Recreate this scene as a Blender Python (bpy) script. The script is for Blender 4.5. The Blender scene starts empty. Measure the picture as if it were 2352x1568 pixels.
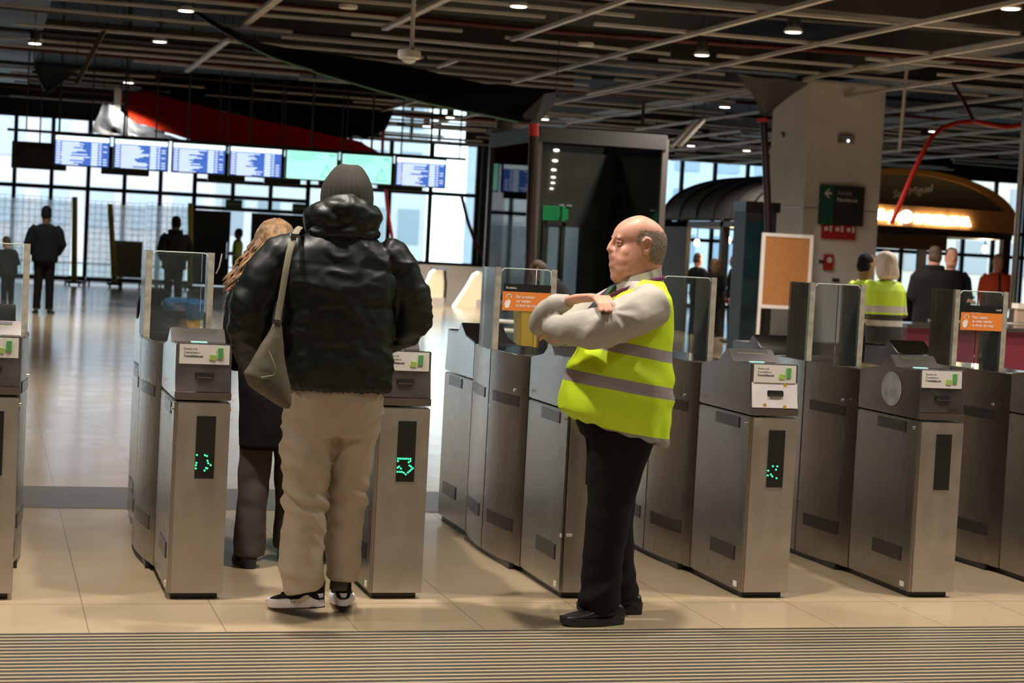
import bpy, bmesh, math, random
from mathutils import Vector, Matrix, noise
S = bpy.context.scene
COL = S.collection
PI = math.pi
V = Vector

# ---------------------------------------------------------------- camera
CAM_H = 1.6
YAW, PITCH, ROLL, FPX = 0.2798, 0.0504, 0.0522, 4212.0
_f = V((math.sin(YAW) * math.cos(PITCH), math.cos(YAW) * math.cos(PITCH), -math.sin(PITCH)))
_r0 = V((math.cos(YAW), -math.sin(YAW), 0))
_u0 = _r0.cross(_f)
_r = _r0 * math.cos(ROLL) + _u0 * math.sin(ROLL)
_u = _u0 * math.cos(ROLL) - _r0 * math.sin(ROLL)
cam = bpy.data.cameras.new('camera')
cam.sensor_width = 36.0
cam.lens = FPX / 2352 * 36.0
cam.clip_end = 400
cam.dof.use_dof = True
cam.dof.focus_distance = 8.3
cam.dof.aperture_fstop = 4.6
cam_ob = bpy.data.objects.new('camera', cam)
cam_ob.matrix_world = Matrix(((_r.x, _u.x, -_f.x, 0), (_r.y, _u.y, -_f.y, 0), (_r.z, _u.z, -_f.z, CAM_H), (0, 0, 0, 1)))
COL.objects.link(cam_ob)
S.camera = cam_ob

# ---------------------------------------------------------------- light set-up
S.view_settings.view_transform = 'Standard'
S.view_settings.look = 'None'
S.view_settings.exposure = 0.0
S.view_settings.gamma = 1.0
SKY_STRENGTH = 3.1
LAMP_POWER = 380.0          # each ceiling downlight
LAMP_COLOR = (1.0, 0.91, 0.80)
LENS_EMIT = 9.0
UNSEEN_LAMPS = ((.35, 7.75, 1.25), (2.45, 7.25, .75), (5.0, 7.4, .95), (7.3, 7.4, .9), (-2.1, 7.4, .9), (-1.25, 18.3, .8), (2.5, 18.3, .8), (6.25, 18.3, .8), (-1.25, 3.6, .35), (1.7, 3.4, .4), (4.7, 3.6, .4), (8, 3.6, .4), (-1.25, 13.5, .4), (2.5, 13.5, .4), (6.25, 14, .6), (10, 14, .9), (10, 9, .9), (13.8, 17, 2.6), (11.0, 18.6, 2.2), (-3, -2, .6), (2, -2.5, .6), (7, -2, .6), (17, 16.3, 2.4))  # all out of frame; column, far-right and rear ones added as fill
world = bpy.data.worlds.new('overcast sky')
S.world = world
world.use_nodes = True
_bg = world.node_tree.nodes['Background']
_bg.inputs['Color'].default_value = (0.80, 0.92, 1.0, 1)
_bg.inputs['Strength'].default_value = SKY_STRENGTH


def at(px, py, Y=None, Z=None, X=None):
    """a point seen at a photo position, at a known distance Y, height Z or place X"""
    d = _f + _r * ((px - 1176) / FPX) - _u * ((py - 784) / FPX)
    if Y is not None:
        t = Y / d.y
    elif Z is not None:
        t = (Z - CAM_H) / d.z
    else:
        t = X / d.x
    return V((d.x * t, d.y * t, CAM_H + d.z * t))


# ---------------------------------------------------------------- materials
def nodes_of(name):
    m = bpy.data.materials.new(name)
    m.use_nodes = True
    return m, m.node_tree.nodes, m.node_tree.links, m.node_tree.nodes['Principled BSDF']


def mat(name, col, rough=.5, metal=0., var=0., vs=6., bump=0., bs=40., stretch=None, es=0., ecol=None, coat=0., sheen=0., spec=.5, rvar=0.):
    m, N, L, P = nodes_of(name)
    P.inputs['Base Color'].default_value = (*col, 1)
    P.inputs['Roughness'].default_value = rough
    P.inputs['Metallic'].default_value = metal
    P.inputs['Specular IOR Level'].default_value = spec
    P.inputs['Coat Weight'].default_value = coat
    P.inputs['Coat Roughness'].default_value = .12
    P.inputs['Sheen Weight'].default_value = sheen
    if es:
        P.inputs['Emission Color'].default_value = (*(ecol or col), 1)
        P.inputs['Emission Strength'].default_value = es
    tc = N.new('ShaderNodeTexCoord')
    mp = N.new('ShaderNodeMapping')
    mp.inputs['Scale'].default_value = stretch or (1, 1, 1)
    L.new(tc.outputs['Object'], mp.inputs['Vector'])
    if var or rvar:
        n = N.new('ShaderNodeTexNoise')
        n.inputs['Scale'].default_value = vs
        n.inputs['Detail'].default_value = 6
        L.new(mp.outputs[0], n.inputs['Vector'])
        if var:
            cr = N.new('ShaderNodeValToRGB')
            cr.color_ramp.elements[0].position = .3
            cr.color_ramp.elements[1].position = .7
            cr.color_ramp.elements[0].color = (*[c * (1 - var) for c in col], 1)
            cr.color_ramp.elements[1].color = (*[min(1, c * (1 + var)) for c in col], 1)
            L.new(n.outputs[0], cr.inputs[0])
            L.new(cr.outputs[0], P.inputs['Base Color'])
        if rvar:
            mr = N.new('ShaderNodeMapRange')
            mr.inputs[1].default_value = .3
            mr.inputs[2].default_value = .7
            mr.inputs[3].default_value = max(.02, rough - rvar)
            mr.inputs[4].default_value = rough + rvar
            L.new(n.outputs[0], mr.inputs[0])
            L.new(mr.outputs[0], P.inputs['Roughness'])
    if bump:
        n2 = N.new('ShaderNodeTexNoise')
        n2.inputs['Scale'].default_value = bs
        n2.inputs['Detail'].default_value = 4
        L.new(mp.outputs[0], n2.inputs['Vector'])
        b = N.new('ShaderNodeBump')
        b.inputs['Strength'].default_value = bump
        b.inputs['Distance'].default_value = .01
        L.new(n2.outputs[0], b.inputs['Height'])
        L.new(b.outputs[0], P.inputs['Normal'])
    return m


def emis(name, col, s):
    m, N, L, P = nodes_of(name)
    P.inputs['Base Color'].default_value = (*[c * .5 for c in col], 1)
    P.inputs['Emission Color'].default_value = (*col, 1)
    P.inputs['Emission Strength'].default_value = s
    P.inputs['Roughness'].default_value = .3
    return m


def glass(name, tint=(.93, .97, .96), refl=1.0, rough=.02, haze=0., hcol=(.6, .6, .55), sheer=False):
    """clear pane: what lies behind shows through, surface reflects by its angle"""
    m, N, L, P = nodes_of(name)
    N.remove(P)
    out = N['Material Output']
    t = N.new('ShaderNodeBsdfTransparent')
    t.inputs[0].default_value = (*tint, 1)
    g = N.new('ShaderNodeBsdfGlossy')
    g.inputs['Roughness'].default_value = rough
    g.inputs[0].default_value = (refl, refl, refl, 1)
    fr = N.new('ShaderNodeFresnel')
    fr.inputs[0].default_value = 1.45
    mx = N.new('ShaderNodeMixShader')
    L.new(fr.outputs[0], mx.inputs[0])
    L.new(t.outputs[0], mx.inputs[1])
    L.new(g.outputs[0], mx.inputs[2])
    last = mx
    if haze:
        d = N.new('ShaderNodeBsdfTranslucent' if sheer else 'ShaderNodeBsdfDiffuse')
        d.inputs[0].default_value = (*hcol, 1)
        n = N.new('ShaderNodeTexNoise')
        n.inputs['Scale'].default_value = 9
        n.inputs['Detail'].default_value = 8
        tc = N.new('ShaderNodeTexCoord')
        L.new(tc.outputs['Object'], n.inputs['Vector'])
        mr = N.new('ShaderNodeMapRange')
        mr.inputs[1].default_value = .25
        mr.inputs[2].default_value = .75
        mr.inputs[3].default_value = haze * .6
        mr.inputs[4].default_value = min(1, haze * 1.4)
        L.new(n.outputs[0], mr.inputs[0])
        m2 = N.new('ShaderNodeMixShader')
        L.new(mr.outputs[0], m2.inputs[0])
        L.new(mx.outputs[0], m2.inputs[1])
        L.new(d.outputs[0], m2.inputs[2])
        last = m2
    L.new(last.outputs[0], out.inputs['Surface'])
    return m


def sheer_mat(name, col, k=.5):
    """thin sheet that also passes light from behind"""
    m, N, L, P = nodes_of(name)
    P.inputs['Base Color'].default_value = (*col, 1)
    P.inputs['Roughness'].default_value = .5
    tr = N.new('ShaderNodeBsdfTranslucent')
    tr.inputs[0].default_value = (*col, 1)
    mx = N.new('ShaderNodeMixShader')
    mx.inputs[0].default_value = k
    n = N.new('ShaderNodeTexNoise')
    n.inputs['Scale'].default_value = 2.5
    b = N.new('ShaderNodeBump')
    b.inputs['Strength'].default_value = .3
    L.new(n.outputs[0], b.inputs['Height'])
    L.new(b.outputs[0], P.inputs['Normal'])
    L.new(P.outputs[0], mx.inputs[1])
    L.new(tr.outputs[0], mx.inputs[2])
    L.new(mx.outputs[0], N['Material Output'].inputs['Surface'])
    return m


def math_node(N, L, op, a, b=None):
    n = N.new('ShaderNodeMath')
    n.operation = op
    for i, v in enumerate((a, b)):
        if v is None:
            continue
        if isinstance(v, (int, float)):
            n.inputs[i].default_value = v
        else:
            L.new(v, n.inputs[i])
    return n.outputs[0]


def banded(name, base, bands, axis=2, rough=.6, slope=0., bump=.1, wob=0., period=None, bs=30):
    """base colour with sewn or laid bands along an object axis; slope tilts them along Y"""
    m, N, L, P = nodes_of(name)
    P.inputs['Roughness'].default_value = rough
    tc = N.new('ShaderNodeTexCoord')
    sp = N.new('ShaderNodeSeparateXYZ')
    L.new(tc.outputs['Object'], sp.inputs[0])
    z = sp.outputs[axis]
    if slope:
        z = math_node(N, L, 'ADD', z, math_node(N, L, 'MULTIPLY', sp.outputs[1], slope))
    if wob:
        n = N.new('ShaderNodeTexNoise')
        n.inputs['Scale'].default_value = 5
        L.new(tc.outputs['Object'], n.inputs['Vector'])
        z = math_node(N, L, 'ADD', z, math_node(N, L, 'MULTIPLY', math_node(N, L, 'SUBTRACT', n.outputs[0], .5), wob))
    if period:
        z = math_node(N, L, 'MODULO', math_node(N, L, 'ADD', z, 1000 * period), period)
    prev = None
    for z0, z1, col in bands:
        a = math_node(N, L, 'GREATER_THAN', z, z0)
        b = math_node(N, L, 'LESS_THAN', z, z1)
        f = math_node(N, L, 'MULTIPLY', a, b)
        mx = N.new('ShaderNodeMix')
        mx.data_type = 'RGBA'
        L.new(f, mx.inputs[0])
        if prev is None:
            mx.inputs[6].default_value = (*base, 1)
        else:
            L.new(prev, mx.inputs[6])
        mx.inputs[7].default_value = (*col, 1)
        prev = mx.outputs[2]
    L.new(prev, P.inputs['Base Color'])
    if bump:
        n2 = N.new('ShaderNodeTexNoise')
        n2.inputs['Scale'].default_value = bs
        n2.inputs['Detail'].default_value = 5
        L.new(tc.outputs['Object'], n2.inputs['Vector'])
        b = N.new('ShaderNodeBump')
        b.inputs['Strength'].default_value = bump
        b.inputs['Distance'].default_value = .01
        L.new(n2.outputs[0], b.inputs['Height'])
        L.new(b.outputs[0], P.inputs['Normal'])
    return m


def floor_material():
    m, N, L, P = nodes_of('polished beige floor slabs')
    tc = N.new('ShaderNodeTexCoord')
    sp = N.new('ShaderNodeSeparateXYZ')
    L.new(tc.outputs['Object'], sp.inputs[0])

    def line(o, off, per, w):
        q = math_node(N, L, 'MODULO', math_node(N, L, 'ADD', o, 100 * per - off), per)
        return math_node(N, L, 'LESS_THAN', q, w)
    lines = math_node(N, L, 'MAXIMUM', line(sp.outputs[0], .432, .541, .006), line(sp.outputs[1], 7.9, 4.3, .010))
    n = N.new('ShaderNodeTexNoise')
    n.inputs['Scale'].default_value = 1.1
    n.inputs['Detail'].default_value = 8
    L.new(tc.outputs['Object'], n.inputs['Vector'])
    cr = N.new('ShaderNodeValToRGB')
    cr.color_ramp.elements[0].position = .3
    cr.color_ramp.elements[0].color = (.40, .305, .19, 1)
    cr.color_ramp.elements[1].position = .72
    cr.color_ramp.elements[1].color = (.49, .385, .25, 1)
    L.new(n.outputs[0], cr.inputs[0])
    mx = N.new('ShaderNodeMix')
    mx.data_type = 'RGBA'
    L.new(math_node(N, L, 'MULTIPLY', lines, .55), mx.inputs[0])
    L.new(cr.outputs[0], mx.inputs[6])
    mx.inputs[7].default_value = (.13, .10, .07, 1)
    L.new(mx.outputs[2], P.inputs['Base Color'])
    n2 = N.new('ShaderNodeTexNoise')
    n2.inputs['Scale'].default_value = 2.5
    n2.inputs['Detail'].default_value = 6
    L.new(tc.outputs['Object'], n2.inputs['Vector'])
    mr = N.new('ShaderNodeMapRange')
    mr.inputs[3].default_value = .09
    mr.inputs[4].default_value = .22
    L.new(n2.outputs[0], mr.inputs[0])
    L.new(mr.outputs[0], P.inputs['Roughness'])
    P.inputs['IOR'].default_value = 1.6
    P.inputs['Specular IOR Level'].default_value = .6
    n3 = N.new('ShaderNodeTexNoise')
    n3.inputs['Scale'].default_value = 3.0
    L.new(tc.outputs['Object'], n3.inputs['Vector'])
    b = N.new('ShaderNodeBump')
    b.inputs['Strength'].default_value = .05
    b.inputs['Distance'].default_value = .02
    L.new(n3.outputs[0], b.inputs['Height'])
    L.new(b.outputs[0], P.inputs['Normal'])
    return m


M = {}
M['steel'] = mat('brushed stainless steel', (.42, .39, .36), .27, 1, var=.04, vs=2.0, rvar=.015, stretch=(3, 3, .5))
M['steel_cap'] = mat('polished steel hood', (.40, .36, .345), .2, 1, var=.05, vs=3, rvar=.03)
M['steel_top'] = mat('polished steel top', (.55, .55, .54), .12, 1)
M['steel_front'] = mat('matt satin steel', (.50, .46, .42), .46, 1, var=.06, vs=10, rvar=.05)
M['steel_head'] = mat('bright pressed steel', (.52, .47, .46), .30, 1, var=.08, vs=4, rvar=.08, bump=.04, bs=7)
M['steel_dark'] = mat('dull steel band', (.26, .23, .21), .4, 1)
M['black'] = mat('black plastic', (.012, .012, .012), .35)
M['dark'] = mat('dark painted metal', (.025, .024, .024), .5)
M['plate'] = mat('dark sensor window', (.03, .027, .025), .25)
M['white'] = mat('white print film', (.74, .70, .66), .5)
M['paint'] = mat('white painted plaster', (.78, .73, .70), .75, var=.05, vs=2)
M['carrier'] = mat('galvanised ceiling carrier', (.50, .47, .44), .45, .3, var=.15, vs=2)
M['void'] = mat('black painted ceiling void', (.008, .0075, .007), .8, var=.4, vs=2)
M['wall_dark'] = mat('dark wall cladding', (.022, .021, .020), .6, var=.2, vs=1)
M['frame'] = mat('dark window frame', (.012, .013, .015), .5)
M['glass'] = glass('clear glass')
M['glass_gate'] = glass('gate glass', (.955, .98, .975), 1, .02, .02, (.40, .45, .43))
M['glass_worn'] = glass('worn gate glass side', (.72, .73, .68), .6, .12, .30, (.26, .24, .20))
M['glass_edge'] = mat('yellowed glass edge', (.29, .26, .205), .4, var=.25, vs=30)
M['glass_rim'] = mat('pale glass rim', (.55, .60, .57), .2)
M['glass_dark'] = glass('dark tinted glass', (.55, .57, .55), 1.0, .02)
M['orange'] = mat('orange print film', (.66, .19, .03), .5)
M['green_led'] = emis('green led', (.03, 1.0, .28), 3.0)
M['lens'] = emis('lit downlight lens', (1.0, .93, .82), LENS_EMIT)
M['trimring'] = mat('white lamp trim', (.65, .62, .58), .5)
M['skin'] = mat('pink skin', (.60, .30, .21), .5, var=.16, vs=14, sheen=.1, bump=.04, bs=120)
M['skin_dark'] = mat('brown skin', (.20, .10, .06), .5)
M['grey_hair'] = mat('short grey hair', (.20, .15, .12), .8, var=.35, vs=120, bump=.3, bs=250)
M['black_cloth'] = mat('black cloth', (.0065, .006, .0065), .85, bump=.15, bs=60, spec=.2)
M['navy_cloth'] = mat('dark navy cloth', (.007, .008, .012), .85, bump=.15, bs=60, spec=.2)
M['coat'] = mat('black wool coat', (.006, .0055, .006), .9, bump=.2, bs=80, spec=.2)
M['puffer'] = mat('dark green quilted nylon', (.0062, .0085, .0065), .46, var=.15, vs=4, bump=.10, bs=22, spec=.36)
M['hat'] = mat('ribbed olive wool', (.030, .026, .019), .9)
M['chino'] = mat('beige cotton twill', (.43, .35, .265), .8, var=.06, vs=8, bump=.10, bs=35)
M['brown_cloth'] = mat('dark brown cloth', (.055, .043, .034), .85, var=.1)
M['shirt'] = mat('cream checked shirt cotton', (.40, .365, .32), .7, var=.05, vs=12, bump=.08, bs=60)
M['rubber'] = mat('black rubber', (.012, .012, .012), .6)
M['leather'] = mat('black leather', (.014, .013, .013), .35)
M['sole_white'] = mat('pale foam sole', (.66, .60, .62), .5)
M['olive'] = mat('olive bag cloth', (.085, .070, .045), .6, var=.15, vs=9, bump=.1)
M['strap'] = mat('olive webbing', (.17, .145, .095), .7)
M['chrome'] = mat('chrome', (.7, .7, .7), .15, 1)
M['yellow'] = mat('yellow painted plastic', (.55, .36, .03), .5, var=.1)
M['blue_bag'] = mat('blue plastic sack', (.03, .10, .22), .25, bump=.8, bs=9)
M['red'] = mat('red plastic', (.45, .02, .015), .45)
M['darkred'] = mat('dark red hose', (.09, .008, .008), .5)
M['hivis'] = (.62, .82, .02)
M['redtarp'] = sheer_mat('red tarpaulin', (.62, .045, .015))
M['navytarp'] = mat('navy tarpaulin', (.012, .015, .032), .55, bump=.3, bs=2)
M['greytarp'] = sheer_mat('grey plastic sheet', (.10, .115, .135), .35)
M['net'] = mat('black drain sheet', (.012, .011, .011), .6, bump=.3, bs=3)
M['netedge'] = mat('green sheet hem', (.10, .26, .20), .6)


# ---------------------------------------------------------------- mesh helpers
def bm_new():
    return bmesh.new()


def box(bm, x0, x1, y0, y1, z0, z1):
    vs = [bm.verts.new((x, y, z)) for z in (z0, z1) for y in (y0, y1) for x in (x0, x1)]
    for f in ((0, 2, 3, 1), (4, 5, 7, 6), (0, 1, 5, 4), (2, 6, 7, 3), (0, 4, 6, 2), (1, 3, 7, 5)):
        bm.faces.new([vs[i] for i in f])
    return vs


def prism(bm, pts, a, b, axis='x'):
    """extrude a polygon: axis x -> pts are (y,z); y -> (x,z); z -> (x,y)"""
    def P(p, t):
        return {'x': (t, p[0], p[1]), 'y': (p[0], t, p[1]), 'z': (p[0], p[1], t)}[axis]
    A = [bm.verts.new(P(p, a)) for p in pts]
    B = [bm.verts.new(P(p, b)) for p in pts]
    n = len(pts)
    fs = [bm.faces.new(A), bm.faces.new(B[::-1])]
    for i in range(n):
        fs.append(bm.faces.new((A[i], B[i], B[(i + 1) % n], A[(i + 1) % n])))
    bmesh.ops.recalc_face_normals(bm, faces=fs)


def loft(bm, rings, cap=True):
    R_ = [[bm.verts.new(p) for p in r] for r in rings]
    n = len(R_[0])
    fs = []
    for a, b in zip(R_, R_[1:]):
        for i in range(n):
            fs.append(bm.faces.new((a[i], a[(i + 1) % n], b[(i + 1) % n], b[i])))
    if cap:
        fs.append(bm.faces.new(R_[0][::-1]))
        fs.append(bm.faces.new(R_[-1]))
    bmesh.ops.recalc_face_normals(bm, faces=fs)


def sweep(bm, pts, rad, n=12, cap=True, side=None, T=None):
    """tube along points; rad: a number, or per point a number or (wide, thin); side fixes the wide direction"""
    pts = [V(p) for p in pts]
    if T:
        pts = [T(p) for p in pts]
    if not isinstance(rad, (list, tuple)):
        rad = [rad] * len(pts)
    rings = []
    prev = V(side) if side else None
    for i, p in enumerate(pts):
        t = (pts[min(i + 1, len(pts) - 1)] - pts[max(i - 1, 0)]).normalized()
        if prev is None:
            prev = t.orthogonal()
        a = (prev - t * prev.dot(t))
        a = a.normalized() if a.length > 1e-6 else t.orthogonal().normalized()
        b = t.cross(a)
        prev = a
        r = rad[i]
        rx, ry = r if isinstance(r, (list, tuple)) else (r, r)
        rings.append([p + a * (math.cos(2 * PI * k / n) * rx) + b * (math.sin(2 * PI * k / n) * ry) for k in range(n)])
    loft(bm, rings, cap)


def sect(bm, secs, n=28, e=2.3, T=None):
    """stacked level sections (z, cx, cy, rx, ry)"""
    rings = []
    for z, cx, cy, rx, ry in secs:
        r = []
        for k in range(n):
            a = 2 * PI * k / n
            c, s = math.cos(a), math.sin(a)
            p = V((cx + rx * math.copysign(abs(c) ** (2 / e), c), cy + ry * math.copysign(abs(s) ** (2 / e), s), z))
            r.append(T(p) if T else p)
        rings.append(r)
    loft(bm, rings)


def ell(bm, c, r, n=14, T=None, rot=None):
    m = Matrix.Translation(T(V(c)) if T else V(c))
    if rot is not None:
        m = m @ rot.to_4x4()
    m = m @ Matrix.Diagonal((*r, 1)) if len(r) == 3 else m
    bmesh.ops.create_uvsphere(bm, u_segments=n, v_segments=max(6, n // 2 + 2), radius=1, matrix=m)


def cyl(bm, c, r, h, n=24, r2=None, axis='z'):
    m = Matrix.Translation(V(c))
    if axis == 'y':
        m = m @ Matrix.Rotation(PI / 2, 4, 'X')
    if axis == 'x':
        m = m @ Matrix.Rotation(PI / 2, 4, 'Y')
    bmesh.ops.create_cone(bm, cap_ends=True, segments=n, radius1=r, radius2=r if r2 is None else r2, depth=h, matrix=m)


def finish(me, smooth=None):
    if smooth is not None:
        me.polygons.foreach_set('use_smooth', [True] * len(me.polygons))
        if smooth < 180:
            me.set_sharp_from_angle(angle=math.radians(smooth))
    me.update()


def link(name, me, m, parent=None):
    o = bpy.data.objects.new(name, me)
    COL.objects.link(o)
    if m is not None:
        me.materials.clear()
        for x in (m if isinstance(m, list) else [m]):
            me.materials.append(x)
    if parent:
        o.parent = parent
    return o


def obj(name, bm, m, parent=None, bevel=0, smooth=None, world=False, seg=2):
    """one mesh object; world=True when the shape was drawn in hall coordinates"""
    if bevel:
        bmesh.ops.bevel(bm, geom=[e for e in bm.edges if len(e.link_faces) == 2 and e.calc_face_angle(0) > .5], offset=bevel, segments=seg, affect='EDGES', clamp_overlap=True)
        smooth = smooth or 35
    me = bpy.data.meshes.new(name)
    if world and parent:
        q = parent
        off = V((0, 0, 0))
        while q:
            off += q.location
            q = q.parent
        for v in bm.verts:
            v.co -= off
    bm.to_mesh(me)
    bm.free()
    finish(me, smooth)
    return link(name, me, m, parent)


def solid(bm, voxel, it=4, f=.5):
    """fuse overlapping closed shapes into one continuous skin"""
    me = bpy.data.meshes.new('fused')
    bm.to_mesh(me)
    bm.free()
    o = bpy.data.objects.new('fused', me)
    COL.objects.link(o)
    r = o.modifiers.new('r', 'REMESH')
    r.mode = 'VOXEL'
    r.voxel_size = voxel
    if it:
        s = o.modifiers.new('s', 'SMOOTH')
        s.factor = f
        s.iterations = it
    dg = bpy.context.evaluated_depsgraph_get()
    out = bpy.data.meshes.new_from_object(o.evaluated_get(dg))
    bpy.data.objects.remove(o)
    bpy.data.meshes.remove(me)
    finish(out, 180)
    return out


def push(me, fn):
    ns = [v.normal.copy() for v in me.vertices]
    for v, n in zip(me.vertices, ns):
        v.co += n * fn(v.co)
    me.update()


def shell(src, pred, off, jitter=0, fine=None):
    """a thin skin lying on part of another mesh"""
    bm = bm_new()
    bm.from_mesh(src)
    if fine:
        bmesh.ops.delete(bm, geom=[v for v in bm.verts if not fine(v.co)], context='VERTS')
        bmesh.ops.subdivide_edges(bm, edges=bm.edges, cuts=2, use_grid_fill=True, smooth=1.0)
    dele = [f for f in bm.faces if not pred(f.calc_center_median())]
    bmesh.ops.delete(bm, geom=dele, context='FACES')
    bm.normal_update()
    for v in bm.verts:
        v.co += v.normal * (off + jitter * noise.noise(v.co * 90))
    me = bpy.data.meshes.new('shell')
    bm.to_mesh(me)
    bm.free()
    finish(me, 180)
    return me


def text_bm(s, size, align='LEFT', depth=.001, bold=0., spacing=1.0, shear=0.):
    cu = bpy.data.curves.new('t', 'FONT')
    cu.body = s
    cu.size = size
    cu.align_x = align
    cu.extrude = depth
    cu.offset = bold
    cu.space_character = spacing
    cu.shear = shear
    cu.resolution_u = 3
    o = bpy.data.objects.new('t', cu)
    COL.objects.link(o)
    dg = bpy.context.evaluated_depsgraph_get()
    me = bpy.data.meshes.new_from_object(o.evaluated_get(dg))
    bpy.data.objects.remove(o)
    bpy.data.curves.remove(cu)
    bm = bm_new()
    bm.from_mesh(me)
    bpy.data.meshes.remove(me)
    return bm


def text(name, s, size, m, parent, loc, align='LEFT', depth=.001, bold=0., facing='front', tilt=0., **k):
    """lettering standing upright and read from the camera side (-Y)"""
    bm = text_bm(s, size, align, depth, bold, **k)
    rot = Matrix.Rotation(PI / 2 - tilt, 4, 'X')
    bmesh.ops.transform(bm, matrix=Matrix.Translation(V(loc)) @ rot, verts=bm.verts)
    return obj(name, bm, m, parent)


# ---------------------------------------------------------------- scene tree helpers
def tag(o, label, cat, group=None, kind=None):
    if label:
        o['label'] = label
    if cat:
        o['category'] = cat
    if group:
        o['group'] = group
    if kind:
        o['kind'] = kind
    return o


def thing(name, label, cat, loc=(0, 0, 0), rz=0., group=None):
    o = bpy.data.objects.new(name, None)
    o.empty_display_size = .1
    COL.objects.link(o)
    o.location = loc
    o.rotation_euler = (0, 0, rz)
    return tag(o, label, cat, group)


def struct(name, bm, m, bevel=0, smooth=None, parent=None):
    o = obj(name, bm, m, parent, bevel, smooth)
    if not parent:
        o['kind'] = 'structure'
    return o


def dup(root, loc, rz=0., label=None, group=None):
    r = root.copy()
    COL.objects.link(r)
    r.location = loc
    r.rotation_euler = (0, 0, rz)
    if label:
        r['label'] = label
    if group:
        r['group'] = group
    for ch in list(root.children):
        c = ch.copy()
        COL.objects.link(c)
        c.parent = r
        for g in list(ch.children):
            d = g.copy()
            COL.objects.link(d)
            d.parent = c
    return r


rnd = random.Random(7)
# ---------------------------------------------------------------- the setting
bm = bm_new()
box(bm, -22, 45, -10, 56.3, -.3, 0)
struct('floor', bm, floor_material())
bm = bm_new()
box(bm, -22, 45, -10, 56.3, 6.2, 6.4)
struct('ceiling', bm, M['void'])
bm = bm_new()
box(bm, -22.3, -22, -10, 56.3, 0, 6.2)
struct('wall_left', bm, M['wall_dark'])
bm = bm_new()
box(bm, 45, 45.3, -10, 56.3, 0, 6.2)
struct('wall_right', bm, M['wall_dark'])
bm = bm_new()
box(bm, -22, 45, -10.3, -10, 0, 6.2)
struct('wall_front', bm, M['paint'])
bm = bm_new()
WY = 56.0
# solid pieces of the far wall: above the glazing, beside it, and the stone pier
box(bm, -22, 11.6, WY, WY + .3, 4.85, 6.2)
box(bm, 14.3, 45, WY, WY + .3, 4.85, 6.2)
box(bm, 11.6, 14.3, WY, WY + .3, 6.02, 6.2)
box(bm, -22, -12, WY, WY + .3, 0, 4.85)
box(bm, 14.75, 15.75, WY - .25, WY + .3, 0, 4.85)
struct('wall_back', bm, M['wall_dark'])


def glazing(name, x0, x1, z0, z1, step, phase, trans, w=.12, skip=()):
    fb = bm_new()
    xs = [x0]
    x = phase
    while x < x1 - .3:
        if x > x0 + .3:
            xs.append(x)
        x += step
    xs.append(x1)
    for i, x in enumerate(xs):
        box(fb, x - w / 2, x + w / 2, WY, WY + .12, z0, z1)
    for z in [z0 + .06, z1 - .06] + list(trans):
        box(fb, x0, x1, WY + .01, WY + .11, z - w / 2, z + w / 2)
    o = struct(name, fb, M['frame'])
    g = bm_new()
    for a, b in zip(xs, xs[1:]):
        box(g, a + .02, b - .02, WY + .05, WY + .06, z0 + .05, z1 - .05)
    obj('pane', g, M['glass'], o)
    return o


glazing('window_1', -12, 5.9, 0, 4.85, 1.06, -11.9 + .88, [2.72])
w2 = glazing('window_2', 9.35, 14.7, .95, 4.85, 1.3, 10.6, [3.2])
glazing('window_3', 15.8, 45, 0, 4.85, 1.15, 16.95, [2.2, 3.0])
glazing('window_4', 11.62, 14.28, 4.86, 6.0, .9, 12.5, [5.25, 5.65], .08)
glazing('window_5', 5.9, 9.35, 2.3, 4.85, 1.15, 7.05, [2.72, 3.18])
bm = bm_new()
box(bm, 9.4, 14.7, WY - .02, WY + .2, 0, .95)
struct('trim_1', bm, M['paint'])

# the door leaves under the transom lights: two dark leaves, one standing open
for i, (a, b) in enumerate(((5.96, 7.02), (7.65, 8.5), (8.5, 9.3))):
    bm = bm_new()
    box(bm, a, b, WY, WY + .07, .02, 2.28)
    d = struct('door_%d' % (i + 1), bm, M['frame'], .01)
    bm = bm_new()
    cyl(bm, (b - .1, WY - .04, 1.1), .02, .5, 10)
    obj('door_handle', bm, M['chrome'], d)
for i, (px, py, w) in enumerate(((537, 469, .5), (690, 479, .5))):
    p = at(px, py, Y=WY - .12)
    t = thing('exit_sign', ['small green exit sign hung in the transom window left of the blonde woman', 'small green exit sign in the transom window beside the puffer jacket hood'][i], 'exit sign', p, 0)
    bm = bm_new()
    box(bm, -w / 2, w / 2, -.03, .03, -.14, .14)
    obj('sign_box', bm, mat('dim green sign face %d' % i, (.02, .10, .05), .5), t, .01)
    text('lettering', 'SORTIDA', .10, M['white'], t, (0, -.032, -.035), 'CENTER')

# ribbed guidance strips laid in the floor
def strip_material(name, off):
    return banded(name, (.052, .048, .043), [(0, .021, (.37, .285, .17))], 1, .35, bump=0, wob=0, period=.0555)


bm = bm_new()
box(bm, -12, 30, 5.2, 7.325, -.01, .003)
struct('trim_2', bm, strip_material('near ribbed strip', 0))
bm = bm_new()
box(bm, -12, 30, 10.62, 11.5, -.01, .003)
struct('trim_3', bm, banded('far ribbed strip', (.075, .068, .060), [(0, .020, (.27, .22, .16))], 1, .3, bump=0, period=.0555))

# street beyond the glass
bm = bm_new()
box(bm, -60, 110, 56.3, 110, -.35, -.05)
struct('trim_4', bm, mat('wet grey street', (.45, .47, .5), .5, var=.2, vs=.3))


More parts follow.
